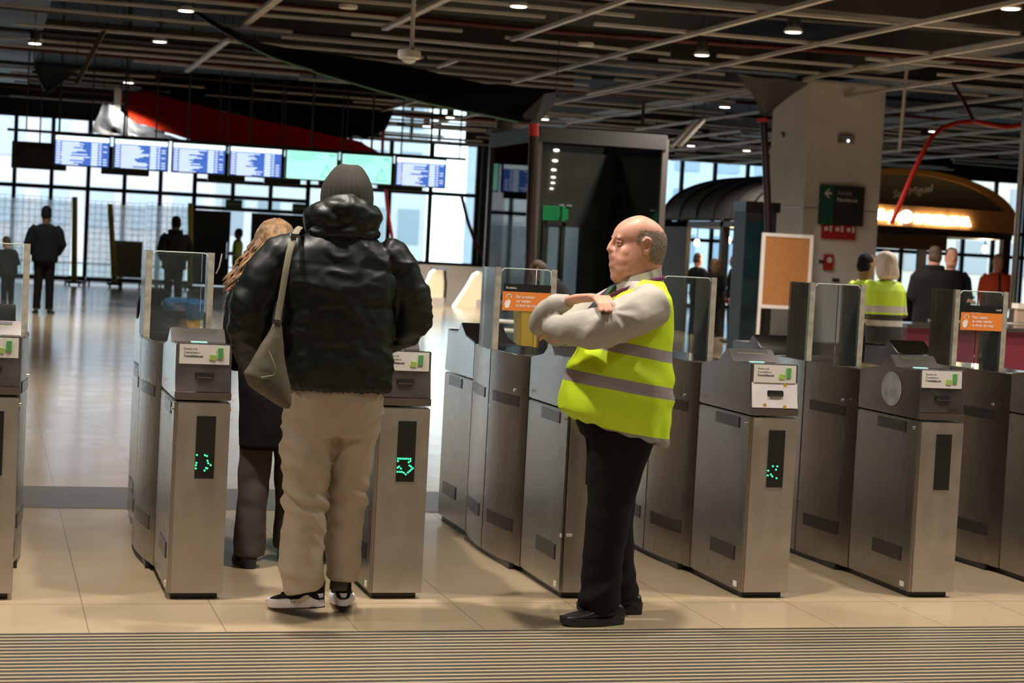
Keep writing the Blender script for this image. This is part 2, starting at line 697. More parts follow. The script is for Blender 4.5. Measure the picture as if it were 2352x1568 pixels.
def facade(name, label, x0, x1, y, h, col, win, nx, nz):
    t = thing('building', label, 'building', ((x0 + x1) / 2, y, 0))
    w = x1 - x0
    bm = bm_new()
    box(bm, -w / 2, w / 2, 0, 6, 0, h)
    obj('wall', bm, mat(name + ' wall', col, .8, var=.08, vs=.5), t)
    wm = mat(name + ' panes', win, .2)
    for i in range(nx):
        for k in range(nz):
            bm = bm_new()
            cx = -w / 2 + (i + .5) * w / nx
            cz = 1.0 + (k + .5) * (h - 1) / nz
            box(bm, cx - w / nx * .3, cx + w / nx * .3, -.08, .1, cz - (h - 1) / nz * .3, cz + (h - 1) / nz * .3)
            obj('window', bm, wm, t)
    return t


facade('rose block', 'pale rose apartment block across the street behind the roll cages', -8, 9.5, 84, 22, (.80, .70, .72), (.62, .66, .76), 9, 7)
facade('white block', 'white office block across the street behind the screens', 10.5, 21, 90, 24, (.78, .80, .80), (.42, .50, .55), 6, 8)
facade('blue block', 'blue glazed block across the street behind the dark kiosk roof', 22, 40, 80, 20, (.55, .68, .80), (.30, .42, .55), 9, 9)
facade('cream block', 'cream block across the street at far right behind the lit kiosk', 42, 66, 86, 18, (.75, .68, .58), (.4, .42, .45), 8, 6)

# ---------------------------------------------------------------- stripped ceiling: carriers, ducts
GZ = 4.6
tn = [5]


def carrier(p, q, w=.05, h=.05, m='carrier', dz=0):
    bm = bm_new()
    p, q = V(p), V(q)
    d = (q - p).normalized()
    s = d.cross(V((0, 0, 1))).normalized() * w / 2
    u = V((0, 0, h))
    vs = [bm.verts.new(x) for x in (p - s, p + s, q + s, q - s, p - s + u, p + s + u, q + s + u, q - s + u)]
    for f in ((3, 2, 1, 0), (4, 5, 6, 7), (0, 1, 5, 4), (1, 2, 6, 5), (2, 3, 7, 6), (3, 0, 4, 7)):
        bm.faces.new([vs[i] for i in f])
    struct('trim_%d' % tn[0], bm, M[m])
    tn[0] += 1


# carriers running away from the gates (every 1.85 m)
for x, y0, y1, w in ((9.05, 19, 32.3, .07), (10.86, 18, 33.5, .06), (12.72, 19, 33, .06), (14.55, 20, 33, .06), (16.65, 22, 36, .06), (18.5, 24, 50, .06),
                     (11.05, 29.4, 36.6, .05), (13.0, 30.6, 41.5, .05), (14.9, 34.6, 42, .05), (5.29, 22, 25.8, .10), (7.23, 29.2, 30.6, .06), (7.18, 18, 25.8, .07),
                     (3.42, 18, 27.1, .11), (3.47, 29, 35.3, .09), (20.4, 26, 54, .06), (22.3, 28, 54, .06), (24.2, 30, 55, .06), (8.6, 36, 43, .05), (10.6, 36, 46, .05), (16.8, 40, 54, .05)):
    carrier((x, y0, GZ), (x, y1, GZ), w)
carrier(at(238, 73, Z=4.6), at(175, 194, Z=3.75), .16, .02)      # the one hanging down loose
# carriers running across
y = 21.2
k = 0
r2 = random.Random(3)
while y < 55.5:
    x = -1.0 + r2.random() * 1.5
    while x < 27:
        ln = 2.5 + r2.random() * 6
        if r2.random() < (.80 if x > 6 or y < 33 else .45):
            carrier((x, y, GZ + .05), (min(x + ln, 28), y + r2.uniform(-.05, .05), GZ + .05 + r2.uniform(-.04, .04)), .09 if r2.random() < .5 else .05, .04)
        x += ln + r2.random() * 1.2
    y += 1.2
    k += 1
# ducts and pipes high in the void
for (x0, x1, y0, y1, z0, z1) in ((-3, 22, 24, 24.8, 5.2, 5.8), (4, 25, 30.5, 31.1, 5.0, 5.5), (-2, 12, 38, 38.9, 5.1, 5.7), (14, 15, 20, 50, 5.0, 5.6), (20, 21, 24, 50, 5.1, 5.6), (0, .8, 22, 48, 5.1, 5.6)):
    bm = bm_new()
    box(bm, x0, x1, y0, y1, z0, z1)
    struct('trim_%d' % tn[0], bm, mat('duct %d' % tn[0], (.07, .066, .06), .5, .3, var=.3, vs=1), .03)
    tn[0] += 1
for i in range(9):
    yy = 23 + i * 3.4
    bm = bm_new()
    sweep(bm, [(-2, yy, 4.95), (8, yy + .3, 4.9), (16, yy - .2, 4.97), (27, yy + .2, 4.9)], .04, 8)
    struct('trim_%d' % tn[0], bm, M['darkred'] if i % 3 == 1 else M['dark'], smooth=60)
    tn[0] += 1

# ---------------------------------------------------------------- downlights
def make_downlight():
    t = thing('downlight', 'lit downlight', 'ceiling lamp')
    bm = bm_new()
    rings = [[V((math.cos(a) * r, math.sin(a) * r, z)) for a in [2 * PI * k / 28 for k in range(28)]] for r, z in ((.105, .02), (.125, -.02), (.115, -.035), (.095, -.03), (.09, .0))]
    loft(bm, rings, False)
    obj('trim_ring', bm, M['trimring'], t, smooth=50)
    bm = bm_new()
    cyl(bm, (0, 0, -.026), .096, .02, 28)
    obj('lens', bm, M['lens'], t, smooth=40)
    bm = bm_new()
    cyl(bm, (0, 0, .10), .085, .16, 20)
    obj('lamp_can', bm, M['dark'], t, smooth=40)
    bm = bm_new()
    cyl(bm, (0, 0, .88), .008, 1.42, 6)
    obj('cable', bm, M['dark'], t)
    return t


def lamp(parent, power=1.0, size=.10):
    l = bpy.data.lights.new('lamp', 'SPOT')
    l.energy = LAMP_POWER * power
    l.color = LAMP_COLOR
    l.spot_size = math.radians(165 if power > 2 else 118)
    l.spot_blend = .9
    l.shadow_soft_size = size
    o = bpy.data.objects.new('lamp', l)
    COL.objects.link(o)
    o.parent = parent
    o.location = (0, 0, -.06)


DL = make_downlight()
DLG = 'downlights in the stripped ceiling'
dl_list = [(427, 25, 'lit downlight at top left, straight above the dark drain sheet start'), (80, 100, 'leftmost lit downlight, above the hanging grey sheet corner'),
           (367, 96, 'lit downlight between the loose hanging carrier and the drain sheet'), (804, 182, 'lit downlight above the navy tarpaulin, left of the pole-hung dome'),
           (1191, 15, 'lit downlight at the top edge right of the pole-hung dome'), (1822, 74, 'lit downlight at top right, nearest above the white column'),
           (1612, 127, 'lit downlight up left of the white column funnel sheet'), (1665, 246, 'lit downlight just left of the funnel sheet by the white column'),
           (1250, 274, 'lit downlight right beside the tip of the black drain sheet'), (1034, 270, 'lit downlight under the middle of the black drain sheet'),
           (1150, 296, 'lit downlight just left of the tip of the black drain sheet'), (2144, 302, 'lit downlight beside the red hose right of the white column'),
           (295, 190, 'small lit downlight at the left end of the red tarpaulin'), (1587, 335, 'far lit downlight above the left edge of the dark kiosk roof'),
           (1715, 346, 'far lit downlight just left of the white column, over the kiosk roof'), (980, 290, 'far lit downlight above the rightmost departure screen')]
for i, (px, py, lab) in enumerate(dl_list):
    p = at(px, py, Z=4.6)
    p.z += .03
    if i == 0:
        d = DL
        d.location = p
        d['label'] = lab
        d['group'] = DLG
    else:
        d = dup(DL, p, 0, lab, DLG)
    if i != 12:
        lamp(d, 2.6 if i in (5, 6) else .9)
NEAR = 'downlights over the gates and the forecourt'  # unseen set, partly added to brighten column, far right and fronts
for x, y, pw in UNSEEN_LAMPS:
    d = dup(DL, (x, y, 4.63), 0, 'round downlight in the ceiling above the frame, one of a set partly added as fill', NEAR)
    lamp(d, pw)
# ---------------------------------------------------------------- ticket gates
GW, GL, GY = .242, 2.40, 7.996
M['sticker_cut'] = mat('printed sticker', (.66, .62, .57), .45)
M['ink'] = mat('dark grey print', (.12, .11, .11), .6)
M['ink_soft'] = mat('mid grey print', (.33, .31, .30), .6)
M['leafgreen'] = mat('green print', (.10, .38, .10), .5)
M['lime'] = mat('lime print', (.38, .55, .10), .5)
M['slot_glow'] = emis('cyan reader glow', (.45, 1.0, .92), .9)
M['lcd'] = mat('olive lcd strip', (.10, .11, .02), .3)


def mirror_y(pts):
    return [(GL - a, b) for a, b in pts]


def make_gate():
    t = thing('ticket_gate', 'gate', 'ticket gate')
    ox = GW / 2
    HEAD = [(0, .874), (0, .905), (.004, .911), (.026, 1.027), (.030, 1.118), (.10, 1.112), (.262, 1.113), (.335, 1.171), (.452, 1.104), (.655, 1.076), (.655, .874)]
    for back in (0, 1):
        P = (lambda pts: mirror_y(pts)) if back else (lambda pts: pts)
        bm = bm_new()
        prism(bm, P([(0.006, .028), (.006, .866), (.655, .866), (.655, .028)]), 0, GW)
        cab = obj('rear_cabinet' if back else 'front_cabinet', bm, M['steel'], t, .005)
        bm = bm_new()
        prism(bm, P(HEAD), 0, GW)
        obj('rear_head' if back else 'front_head', bm, M['steel_cap'], t, .004)
        for k, (y0, y1, z0, z1) in enumerate(((.13, .42, .80, .853), (.10, .40, .165, .235))):
            bm = bm_new()
            ya, yb = (GL - y1, GL - y0) if back else (y0, y1)
            box(bm, -.004, GW + .004, ya, yb, z0, z1)
            obj('sensor_window', bm, M['plate'], t)
    # front dressing
    bm = bm_new()
    box(bm, .016, GW - .001, -.004, .012, .03, .862)
    obj('front_panel', bm, M['steel_front'], t, .003)
    bm = bm_new()
    prism(bm, [(-.004, .877), (-.004, .906), (.02, .909), (.02, .877)], -.001, GW + .001)
    obj('trim_band', bm, M['steel_dark'], t)
    bm = bm_new()
    prism(bm, [(-.001, .911), (.0215, 1.024), (.0255, 1.117), (.04, 1.119), (.04, .911)], .002, GW - .001)
    obj('face_plate', bm, M['steel_head'], t, .003)
    bm = bm_new()
    prism(bm, [(.018, 1.030), (.0225, 1.114), (.028, 1.114), (.024, 1.030)], .014, GW - .012)
    st = obj('notice_sticker', bm, M['sticker_cut'], t)
    st['label'] = 'white printed sticker'
    ti = -.045
    for s, z, m, b, sz in (("Passa't a la", 1.093, 'ink_soft', 0, .0135), ('T-mobilitat a', 1.077, 'ink_soft', 0, .0135), ('T-mobilitat.cat', 1.060, 'ink', .0004, .0142)):
        text('lettering', s, sz, M[m], st, (.032, .0195 + (z - 1.06) * .047, z), 'LEFT', .0004, b, tilt=ti)
    bm = bm_new()
    m4 = Matrix.Rotation(.12, 4, 'Y')
    box(bm, .144, .172, .0170, .022, 1.048, 1.072)
    bmesh.ops.rotate(bm, cent=(.158, 0, 1.06), matrix=m4, verts=bm.verts)
    obj('card_picture', bm, M['lime'], st)
    bm = bm_new()
    box(bm, .180, .202, .0165, .023, 1.056, 1.102)
    obj('phone_picture', bm, M['leafgreen'], st)
    # ticket slot with its dark bezel
    bm = bm_new()
    prism(bm, [(.004, .967), (.0095, .994), (.02, .994), (.015, .967)], .083, .166)
    sl = obj('ticket_slot', bm, M['black'], t, .003)
    bm = bm_new()
    box(bm, .090, .160, .001, .006, .9705, .9745)
    obj('slot_lip', bm, M['chrome'], sl)
    # display with arrow
    bm = bm_new()
    box(bm, .098, .181, -.007, 0, .533, .806)
    obj('display_panel', bm, M['black'], t)
    # hood lcd strip and reader glow
    bm = bm_new()
    k = (1.171 - 1.113) / (.335 - .262)
    ya, yb = .312, .326
    prism(bm, [(ya, 1.113 + (ya - .262) * k + .0015), (yb, 1.113 + (yb - .262) * k + .0015), (yb, 1.113 + (yb - .262) * k - .004), (ya, 1.113 + (ya - .262) * k - .004)], .045, .205)
    lc = obj('ticket_exit', bm, M['black'], t)
    bm = bm_new()
    prism(bm, [(ya - .002, 1.113 + (ya - .262) * k + .001), (ya + .003, 1.113 + (ya + .001 - .262) * k + .002), (ya + .003, 1.14), (ya - .002, 1.14)], .047, .203)
    obj('lcd_strip', bm, M['lcd'], lc)
    bm = bm_new()
    box(bm, .085, .155, .225, .255, 1.110, 1.1148)
    obj('reader_light', bm, M['slot_glow'], t)
    # curved middle body in two halves
    def curve(y):
        s = math.sin(PI * (y - .66) / (GL - 1.32))
        return .055 * s ** .8
    for a, b in ((.66, 1.196), (1.204, GL - .66)):
        n = 12
        ys = [a + (b - a) * i / n for i in range(n + 1)]
        pts = [(-curve(y) if .66 < y < GL - .66 else 0, y) for y in ys] + [(GW + (curve(y) if .66 < y < GL - .66 else 0), y) for y in reversed(ys)]
        bm = bm_new()
        prism(bm, pts, .028, 1.072, 'z')
        cb = obj('centre_body', bm, M['steel'], t, .004, 30)
        for z0, z1 in ((.815, .868), (.185, .250)):
            w_ = bm_new()
            yy0, yy1 = (a + .10, b - .08) if a < 1 else (a + .08, b - .10)
            n2 = 6
            q = [yy0 + (yy1 - yy0) * i / n2 for i in range(n2 + 1)]
            prism(w_, [(-curve(y) - .004, y) for y in q] + [(GW + curve(y) + .004, y) for y in reversed(q)], z0, z1, 'z')
            obj('sensor_window', w_, M['plate'], cb)
    bm = bm_new()
    box(bm, -.03, GW + .03, .80, 1.60, 1.0715, 1.0745)
    obj('top_cover', bm, M['steel_top'], t)
    # plinth and screws
    bm = bm_new()
    box(bm, .02, GW - .02, .03, GL - .03, 0, .03)
    pts = [(-.03, .75), (-.03, 1.65), (GW + .03, 1.65), (GW + .03, .75)]
    prism(bm, pts, 0, .029, 'z')
    obj('plinth', bm, M['black'], t)
    for (x, y, z) in ((-.002, .05, .83), (GW + .002, .05, .83), (-.045, .70 + .05, .90), (GW + .045, .75, .90), (-.05, 1.18, .78), (-.05, 1.18, .55), (-.05, 1.18, .32)):
        bm = bm_new()
        cyl(bm, (x, y, z), .008, .012, 12, axis='x')
        obj('lock_screw', bm, M['chrome'], t, smooth=40)
    bm = bm_new()
    box(bm, -.003, .002, .05, .09, .045, .07)
    obj('rating_plate', bm, M['white'], t)
    # glass housing that takes the sliding doors
    gx0, gx1, ga, gb, z0, z1 = -.046, .288, 1.22, 1.50, 1.073, 1.502
    bm = bm_new()
    box(bm, gx0 + .030, gx1 - .030, ga, ga + .010, z0, z1 - .006)
    gp = obj('glass_front', bm, M['glass_gate'], t)
    bm = bm_new()
    sweep(bm, [(gx0 + .034, ga - .001, z1 - .02), (gx0 + .04, ga - .001, z1 - .008), (gx0 + .052, ga - .001, z1 - .004), (gx1 - .052, ga - .001, z1 - .004), (gx1 - .04, ga - .001, z1 - .008), (gx1 - .034, ga - .001, z1 - .02)], .003, 6)
    obj('glass_rim', bm, M['glass_rim'], gp, smooth=60)
    bm = bm_new()
    box(bm, gx0 + .030, gx1 - .030, gb - .01, gb, z0, z1 - .006)
    obj('glass_back', bm, M['glass_gate'], t)
    for s, x in ((0, gx0), (1, gx1 - .03)):
        bm = bm_new()
        box(bm, x + (0 if not s else .018), x + (.012 if not s else .03), ga + .02, gb - .01, z0, z1 - .003)
        obj('glass_side', bm, M['glass_worn'], t)
        bm = bm_new()
        box(bm, x, x + .03, ga - .006, ga + .022, z0 - .001, z1)
        obj('glass_post', bm, M['glass_edge'], t, .006)
    return t


def led(t, panel, dots):
    """green lamp dots on the display: dots given as (u, v) over the panel from its lower left"""
    bm = bm_new()
    for u, v in dots:
        cyl(bm, (.098 + .083 * u, -.0085, .533 + .273 * v), .0040, .003, 10, axis='y')
    obj('led_dots', bm, M['green_led'], t)


G0 = make_gate()
GX = [-.094, .7956, 1.691, 2.587, 3.490, 4.376, 5.265]
GLAB = ['steel ticket gate cut off by the left edge of the photo', 'steel ticket gate with a lit green right arrow, left of the blonde woman',
        'steel ticket gate with a lit green down arrow, right behind the puffer jacket man', 'steel ticket gate directly behind the man in the yellow vest, orange notice on its glass',
        'steel ticket gate with eight scattered green dots, right of the yellow vest', 'steel ticket gate with an unlit display, a round grinding mark on its head',
        'steel ticket gate at the right edge of the photo, orange notice on its glass']
gates = []
for i, (x, lab) in enumerate(zip(GX, GLAB)):
    if i == 0:
        g = G0
        g.location = (x, GY, 0)
        g['label'] = lab
        g['group'] = 'row of ticket gates'
    else:
        g = dup(G0, (x, GY, 0), 0, lab, 'row of ticket gates')
    gates.append(g)


def norm(pts, x0, y0, w, h, k=(0, 0)):
    return [((x - x0) / w, (y0 - y) / h) for x, y in pts]


led(gates[1], 0, norm([(963, 750), (1003, 750), (1014, 754), (1018, 777), (962, 788), (960, 800), (960, 815), (1022, 789), (1035, 798), (1018, 814), (1005, 825), (1012, 813)], 955, 865, 98, 305))
led(gates[2], 0, norm([(1092, 465), (1104, 465), (1116, 465), (1128, 465), (1140, 465), (1152, 465), (1166, 465), (1092, 480), (1166, 478), (1156, 486), (1092, 520), (1100, 513), (1112, 525), (1092, 545), (1106, 545), (1118, 545), (1130, 550), (1142, 560), (1155, 548), (1165, 539), (1174, 530), (1183, 522), (1172, 512), (1162, 506)], 1086, 605, 108, 367))
led(gates[4], 0, norm([(487, 780), (511, 780), (505, 798), (463, 804), (462, 829), (479, 824), (487, 834), (511, 843)], 458, 893, 88, 303))
# the patched white film face of the fifth gate and the grinding mark of the sixth
bm = bm_new()
prism(bm, [(-.0028, .912), (.0198, 1.024), (.0208, 1.03), (.022, 1.03), (.0, .912)], .004, GW - .004)
obj('paper_patch', bm, mat('pale paper film', (.58, .52, .54), .6, var=.06, vs=20), gates[4])['label'] = 'pale film patch over the face plate'
for px, pz in ((.068, .925), (.170, .918), (.176, 1.02)):
    bm = bm_new()
    cyl(bm, (px, -.0035 + (pz - .912) * .2, pz), .009, .002, 12, axis='y')
    obj('tape_spot', bm, M['yellow'], gates[4])
bm = bm_new()
for r0 in range(3):
    pass
rings = []
for r_, e_ in ((.002, .0022), (.085, .0018)):
    rings.append([V((-e_, .30 + math.cos(2 * PI * k / 40) * r_ * 1.25, 1.00 + math.sin(2 * PI * k / 40) * r_)) for k in range(40)])
loft(bm, rings, True)
obj('grinding_mark', bm, mat('hazy ground steel', (.62, .63, .60), .5, .9, var=.25, vs=12, bump=.2, bs=40), gates[5])
# torn tape on the corner of the fourth gate
bm = bm_new()
box(bm, -.006, .0, .004, .02, .285, .300)
box(bm, .02, .046, -.008, -.004, .290, .302)
obj('torn_tape', bm, M['white'], gates[3])


def notice(g, lines, head, headside):
    bm = bm_new()
    ga = 1.218
    box(bm, .0, .262, ga - .003, ga, 1.378, 1.418)
    b = obj('notice_header', bm, M['black'], g)
    text('lettering', head, .017, M['white'], b, (.012 if not headside else .25, ga - .004, 1.392), 'LEFT' if not headside else 'RIGHT', .0004)
    bm = bm_new()
    box(bm, -.004, .262, ga - .003, ga, 1.278, 1.377)
    s = obj('notice_film', bm, M['orange'], g)
    s['label'] = 'orange notice film'
    for k, l in enumerate(lines):
        text('lettering', l, .021, M['white'], s, (.068, ga - .004, 1.345 - .0225 * k), 'LEFT', .0004, .0002)
    # pictogram: a card above a hand
    bm = bm_new()
    for x0, x1, z0, z1 in ((.016, .046, 1.360, 1.364), (.016, .020, 1.345, 1.364), (.042, .046, 1.345, 1.364)):
        box(bm, x0, x1, ga - .0045, ga - .002, z0, z1)
    prism(bm, [(.012, 1.292), (.008, 1.315), (.018, 1.335), (.024, 1.325), (.030, 1.342), (.036, 1.328), (.042, 1.330), (.036, 1.306), (.030, 1.292)], ga - .0045, ga - .002, 'y')
    obj('hand_pictogram', bm, M['white'], s)


notice(gates[3], ['Per a validar', 'cal validar', 'el títol de transport'], 'Rodalies', False)
notice(gates[6], ['Para validar', 'se debe validar', 'el título de viaje'], 'renfe', True)
# bent strip of peeling plastic on the second gate's glass
bm = bm_new()
sweep(bm, [(.300, 1.23, 1.40), (.312, 1.22, 1.43), (.318, 1.21, 1.47), (.322, 1.205, 1.50)], [(.006, .002)] * 4, 6)
obj('peeling_film', bm, M['white'], gates[1])
# ---------------------------------------------------------------- people: shared shapes
HEAD_SECS = [  # z from the chin-neck joint up, front y, back y, half width (a 1.75 m person, head centre forward +Y)
    (1.405, .030, -.075, .062), (1.45, .035, -.078, .060), (1.485, .048, -.085, .060), (1.505, .082, -.092, .064), (1.522, .092, -.098, .068), (1.545, .094, -.100, .071),
    (1.57, .093, -.106, .073), (1.60, .092, -.112, .075), (1.63, .090, -.116, .077), (1.66, .094, -.117, .078), (1.69, .088, -.112, .076), (1.715, .070, -.098, .068),
    (1.735, .040, -.070, .050), (1.748, .005, -.030, .022)]


def add_head(bm, secs=HEAD_SECS, T=None, nose=(.106, 1.595), dz=0., ears=True, earz=1.605, eary=-.015):
    sect(bm, [(z + dz, 0, (a + b) / 2, w, (a - b) / 2) for z, a, b, w in secs], 28, 2.15, T)
    ny, nz = nose
    T_ = T or (lambda p: p)
    sweep(bm, [(0, ny - .022, nz + .045), (0, ny - .008, nz + .018), (0, ny - .002, nz), (0, ny - .02, nz - .012)], [.009, .012, .0155, .012], 10, T=T)
    for s in (-1, 1):
        ell(bm, (s * .012, ny - .016, nz - .003), (.0095, .012, .009), 10, T)
        if ears:
            w = .076
            ell(bm, (s * (w + .004), eary, earz), (.011, .020, .032), 12, T)


def add_hand(bm, w, d, up, size=1.0, side=1, curl=.6, T=None, thumb=True):
    """palm and five bent fingers: w wrist, d pointing direction, up the back of the hand"""
    w, d, up = V(w), V(d).normalized(), V(up).normalized()
    s = d.cross(up).normalized() * side
    s_ = size
    sweep(bm, [w, w + d * .035 * s_, w + d * .085 * s_], [(.026 * s_, .020 * s_), (.038 * s_, .015 * s_), (.041 * s_, .013 * s_)], 10, side=s, T=T)
    for i, ln in enumerate((.070, .080, .074, .058)):
        o = w + d * (.082 * s_) + s * ((i - 1.5) * .0205 * s_)
        pts = [o]
        ang = 0
        for j, f in enumerate((.45, .32, .23)):
            ang += curl * (.55, .8, .6)[j]
            pts.append(pts[-1] + (d * math.cos(ang) - up * math.sin(ang)) * ln * f * s_)
        sweep(bm, pts, [.0098 * s_, .0092 * s_, .0085 * s_, .0070 * s_], 8, T=T)
    if thumb:
        o = w + d * (.028 * s_) - s * (.030 * s_)
        pts = [o, o + (d * .6 - s * .65 - up * .3).normalized() * .034 * s_, o + (d * .95 - s * .75 - up * .6).normalized() * .064 * s_]
        sweep(bm, pts, [.0125 * s_, .0110 * s_, .0085 * s_], 8, T=T)


def wrinkle(me, amp, sx=7, sz=14, seed=0, extra=None):
    off = V((seed * 3.1, seed * 1.7, seed * 2.3))

    def fn(p):
        v = noise.noise(V((p.x * sx, p.y * sx, p.z * sz)) + off) + .5 * noise.noise(V((p.x * sx * 2, p.y * sx * 2, p.z * sz * 2)) - off)
        d = amp * v
        if extra:
            d += extra(p)
        return d
    push(me, fn)


def shoe(name, parent, loc, rz, pitch=0., ln=.29, up='leather', sole='rubber', w=.052, hs=.030, heel_h=.085, collar=.10, vox=.006, toe=.060):
    """a lace-up shoe: heel at the origin, toe along +Y"""
    o = bpy.data.objects.new(name, None)
    me_o = None
    bm = bm_new()
    rings = []
    for y, hw, h in ((-.012, .022, .05), (-.004, .032, heel_h), (.03, .036, collar), (.07, .036, collar * .98), (.11, .038, .085), (.16, .043, .070), (.20, w * .92, .058), (.24, w * .85, .050), (.27, w * .62, .042), (ln - .008, w * .30, .030)):
        r = []
        for k in range(16):
            a = 2 * PI * k / 16
            c, s = math.cos(a), math.sin(a)
            r.append(V((hw * math.copysign(abs(c) ** .8, c), y * ln / .29, hs * .6 + (h - hs * .6) * (.5 + .5 * math.copysign(abs(s) ** .75, s)))))
        rings.append(r)
    loft(bm, rings)
    me = solid(bm, vox, 5)
    root = link(name, me, M[up], parent)
    root.location = loc
    root.rotation_euler = (pitch, 0, rz)
    bm = bm_new()
    top, bot = [], []
    for k in range(28):
        a = 2 * PI * k / 28
        c, s = math.cos(a), math.sin(a)
        y = (.5 - .5 * c) * (ln + .014) - .016
        t = max(0, min(1, y / ln))
        hw = (.037 + (w + .004 - .037) * math.sin(min(1, t / .75) * PI / 2)) * abs(s) ** .55
        hw = max(hw, .002)
        top.append(V((math.copysign(hw, s), y, hs * (1.15 - .25 * math.sin(t * PI)) + (.012 if t < .2 else 0))))
        bot.append(V((math.copysign(hw * .94, s), y * .985 + .002, .012 * max(0, (t - .75) / .25) ** 2)))
    loft(bm, [bot, [(a + b) / 2 + V((math.copysign(.003, a.x), 0, 0)) for a, b in zip(bot, top)], top])
    so = obj('sole', bm, M[sole], root, smooth=50)
    bm = bm_new()
    for i in range(4):
        y = (.125 + .022 * i) * ln / .29
        sweep(bm, [(-.026, y, .078 - i * .006), (0, y + .004, .090 - i * .0085), (.026, y, .078 - i * .006)], .0035, 6)
    obj('laces', bm, M[up], root, smooth=60)
    return root


# ---------------------------------------------------------------- the man in the yellow vest
gd = thing('person', 'bald man in a fluorescent yellow vest standing side on with folded arms before the gates', 'person', (2.70, 7.55, 0), PI / 2)
bm = bm_new()
GH = [(1.44, .075, -.110, .078), (1.475, .078, -.113, .076), (1.500, .070, -.117, .074), (1.512, .082, -.120, .076), (1.528, .098, -.124, .079), (1.545, .106, -.127, .081), (1.562, .107, -.130, .082), (1.575, .104, -.133, .083),
      (1.590, .106, -.137, .084), (1.605, .100, -.141, .084), (1.620, .096, -.144, .084), (1.640, .090, -.147, .084), (1.655, .087, -.148, .083), (1.670, .098, -.147, .083), (1.690, .0975, -.143, .083),
      (1.71, .090, -.132, .081), (1.73, .076, -.115, .075), (1.75, .052, -.090, .063), (1.765, .022, -.060, .044), (1.775, -.012, -.030, .018)]
add_head(bm, GH, None, (.119, 1.620), ears=False)
ell(bm, (0, .106, 1.592), (.024, .010, .008))          # upper lip
ell(bm, (0, .103, 1.578), (.021, .010, .0065))         # lower lip
ell(bm, (0, .101, 1.552), (.020, .013, .014))          # chin
ell(bm, (0, .052, 1.506), (.058, .050, .034))          # fullness under the chin
for s in (-1, 1):
    ell(bm, (s * .030, .086, 1.671), (.026, .014, .009))   # brow ridge
    ell(bm, (s * .045, .058, 1.608), (.028, .028, .034))   # cheek
    ell(bm, (s * .040, .046, 1.537), (.036, .050, .036))   # jowl
    ell(bm, (s * .044, .052, 1.573), (.032, .044, .040))   # between cheek and jowl
    # ear: rim, bowl and lobe standing off the skull
    ex = s * .088
    sweep(bm, [(ex - s * .006, -.014, 1.640), (ex, -.010, 1.660), (ex + s * .004, -.022, 1.676), (ex + s * .007, -.038, 1.672), (ex + s * .007, -.044, 1.652), (ex + s * .004, -.038, 1.630), (ex, -.026, 1.614), (ex - s * .003, -.018, 1.620)], [.006, .0062, .0066, .007, .007, .0065, .008, .006], 8)
    ell(bm, (ex - s * .004, -.027, 1.645), (.006, .015, .024))
# trunk and limbs inside the clothes, one surface with the head
sect(bm, [(.86, 0, .03, .15, .13), (1.05, 0, .06, .17, .15), (1.25, 0, .01, .16, .11), (1.40, 0, -.03, .15, .09), (1.46, 0, -.02, .08, .09)])
sweep(bm, [(-.09, .03, .95), (-.098, .080, .52), (-.098, .075, .08)], [.075, .055, .042], 12)
sweep(bm, [(.09, .0, .95), (.098, -.005, .52), (.098, -.06, .08)], [.075, .055, .042], 12)
sweep(bm, [(.12, -.03, 1.40), (.22, .03, 1.37), (.285, .26, 1.22), (.10, .33, 1.32), (.0, .315, 1.378), (-.03, .300, 1.388)], [.05, .045, .042, .036, .030, .027], 12)
sweep(bm, [(-.12, -.03, 1.40), (-.20, .0, 1.38), (-.25, .28, 1.24), (.05, .33, 1.24), (.14, .31, 1.25)], [.05, .045, .042, .036, .028], 12)
# right hand laid over the left upper arm: palm, four curled fingers, thumb tucked along the sleeve
sweep(bm, [(-.02, .303, 1.386), (-.11, .276, 1.404), (-.205, .236, 1.414)], [(.026, .021), (.036, .019), (.043, .016)], 12, side=(.4, 1, 0))
for i, ln in enumerate((.95, 1.06, 1.0, .82)):
    y = .258 - i * .0225
    b = V((-.205, y + .006, 1.414))
    sweep(bm, [b, b + V((-.054 * ln, -.006, .002)), b + V((-.112 * ln, -.010, -.022)), b + V((-.138 * ln, -.012, -.056))], [.0118, .0115, .0108, .0088], 10)
sweep(bm, [(-.09, .252, 1.405), (-.14, .212, 1.410), (-.185, .176, 1.408)], [.013, .0115, .009], 8)
# left hand, tucked under the right upper arm
add_hand(bm, (.13, .31, 1.25), (1, -.25, .05), (0, .4, 1), 1.0, 1, .5)
me = solid(bm, .0055, 3, .5)
b2 = bm_new()
b2.from_mesh(me)
hv = [v for v in b2.verts if v.co.z > 1.49 and abs(v.co.x) < .083]
for _ in range(10):
    bmesh.ops.smooth_vert(b2, verts=hv, factor=.5, use_axis_x=True, use_axis_y=True, use_axis_z=True)
b2.to_mesh(me)
b2.free()
finish(me, 180)
body = link('body', me, M['skin'], gd)


def fringe(p):
    # how far inside the hair line, in metres, frayed by fine noise
    ax = abs(p.x)
    top = 1.712 - .10 * max(0, p.y + .06)          # upper line drops towards the ears
    low = 1.560 + .45 * max(0, p.y + .085)
    d = min(top - p.z, p.z - low, -.040 - p.y)
    above = min(1.715 - p.z, p.z - 1.676, .012 - p.y, ax - .05)      # over the ear
    burn = min(1.700 - p.z, p.z - 1.648, .020 - p.y, p.y + .008, ax - .06)
    d = max(d, above, burn)
    return d > .006 + .016 * noise.noise(p * 260) + .006 * noise.noise(p * 60)


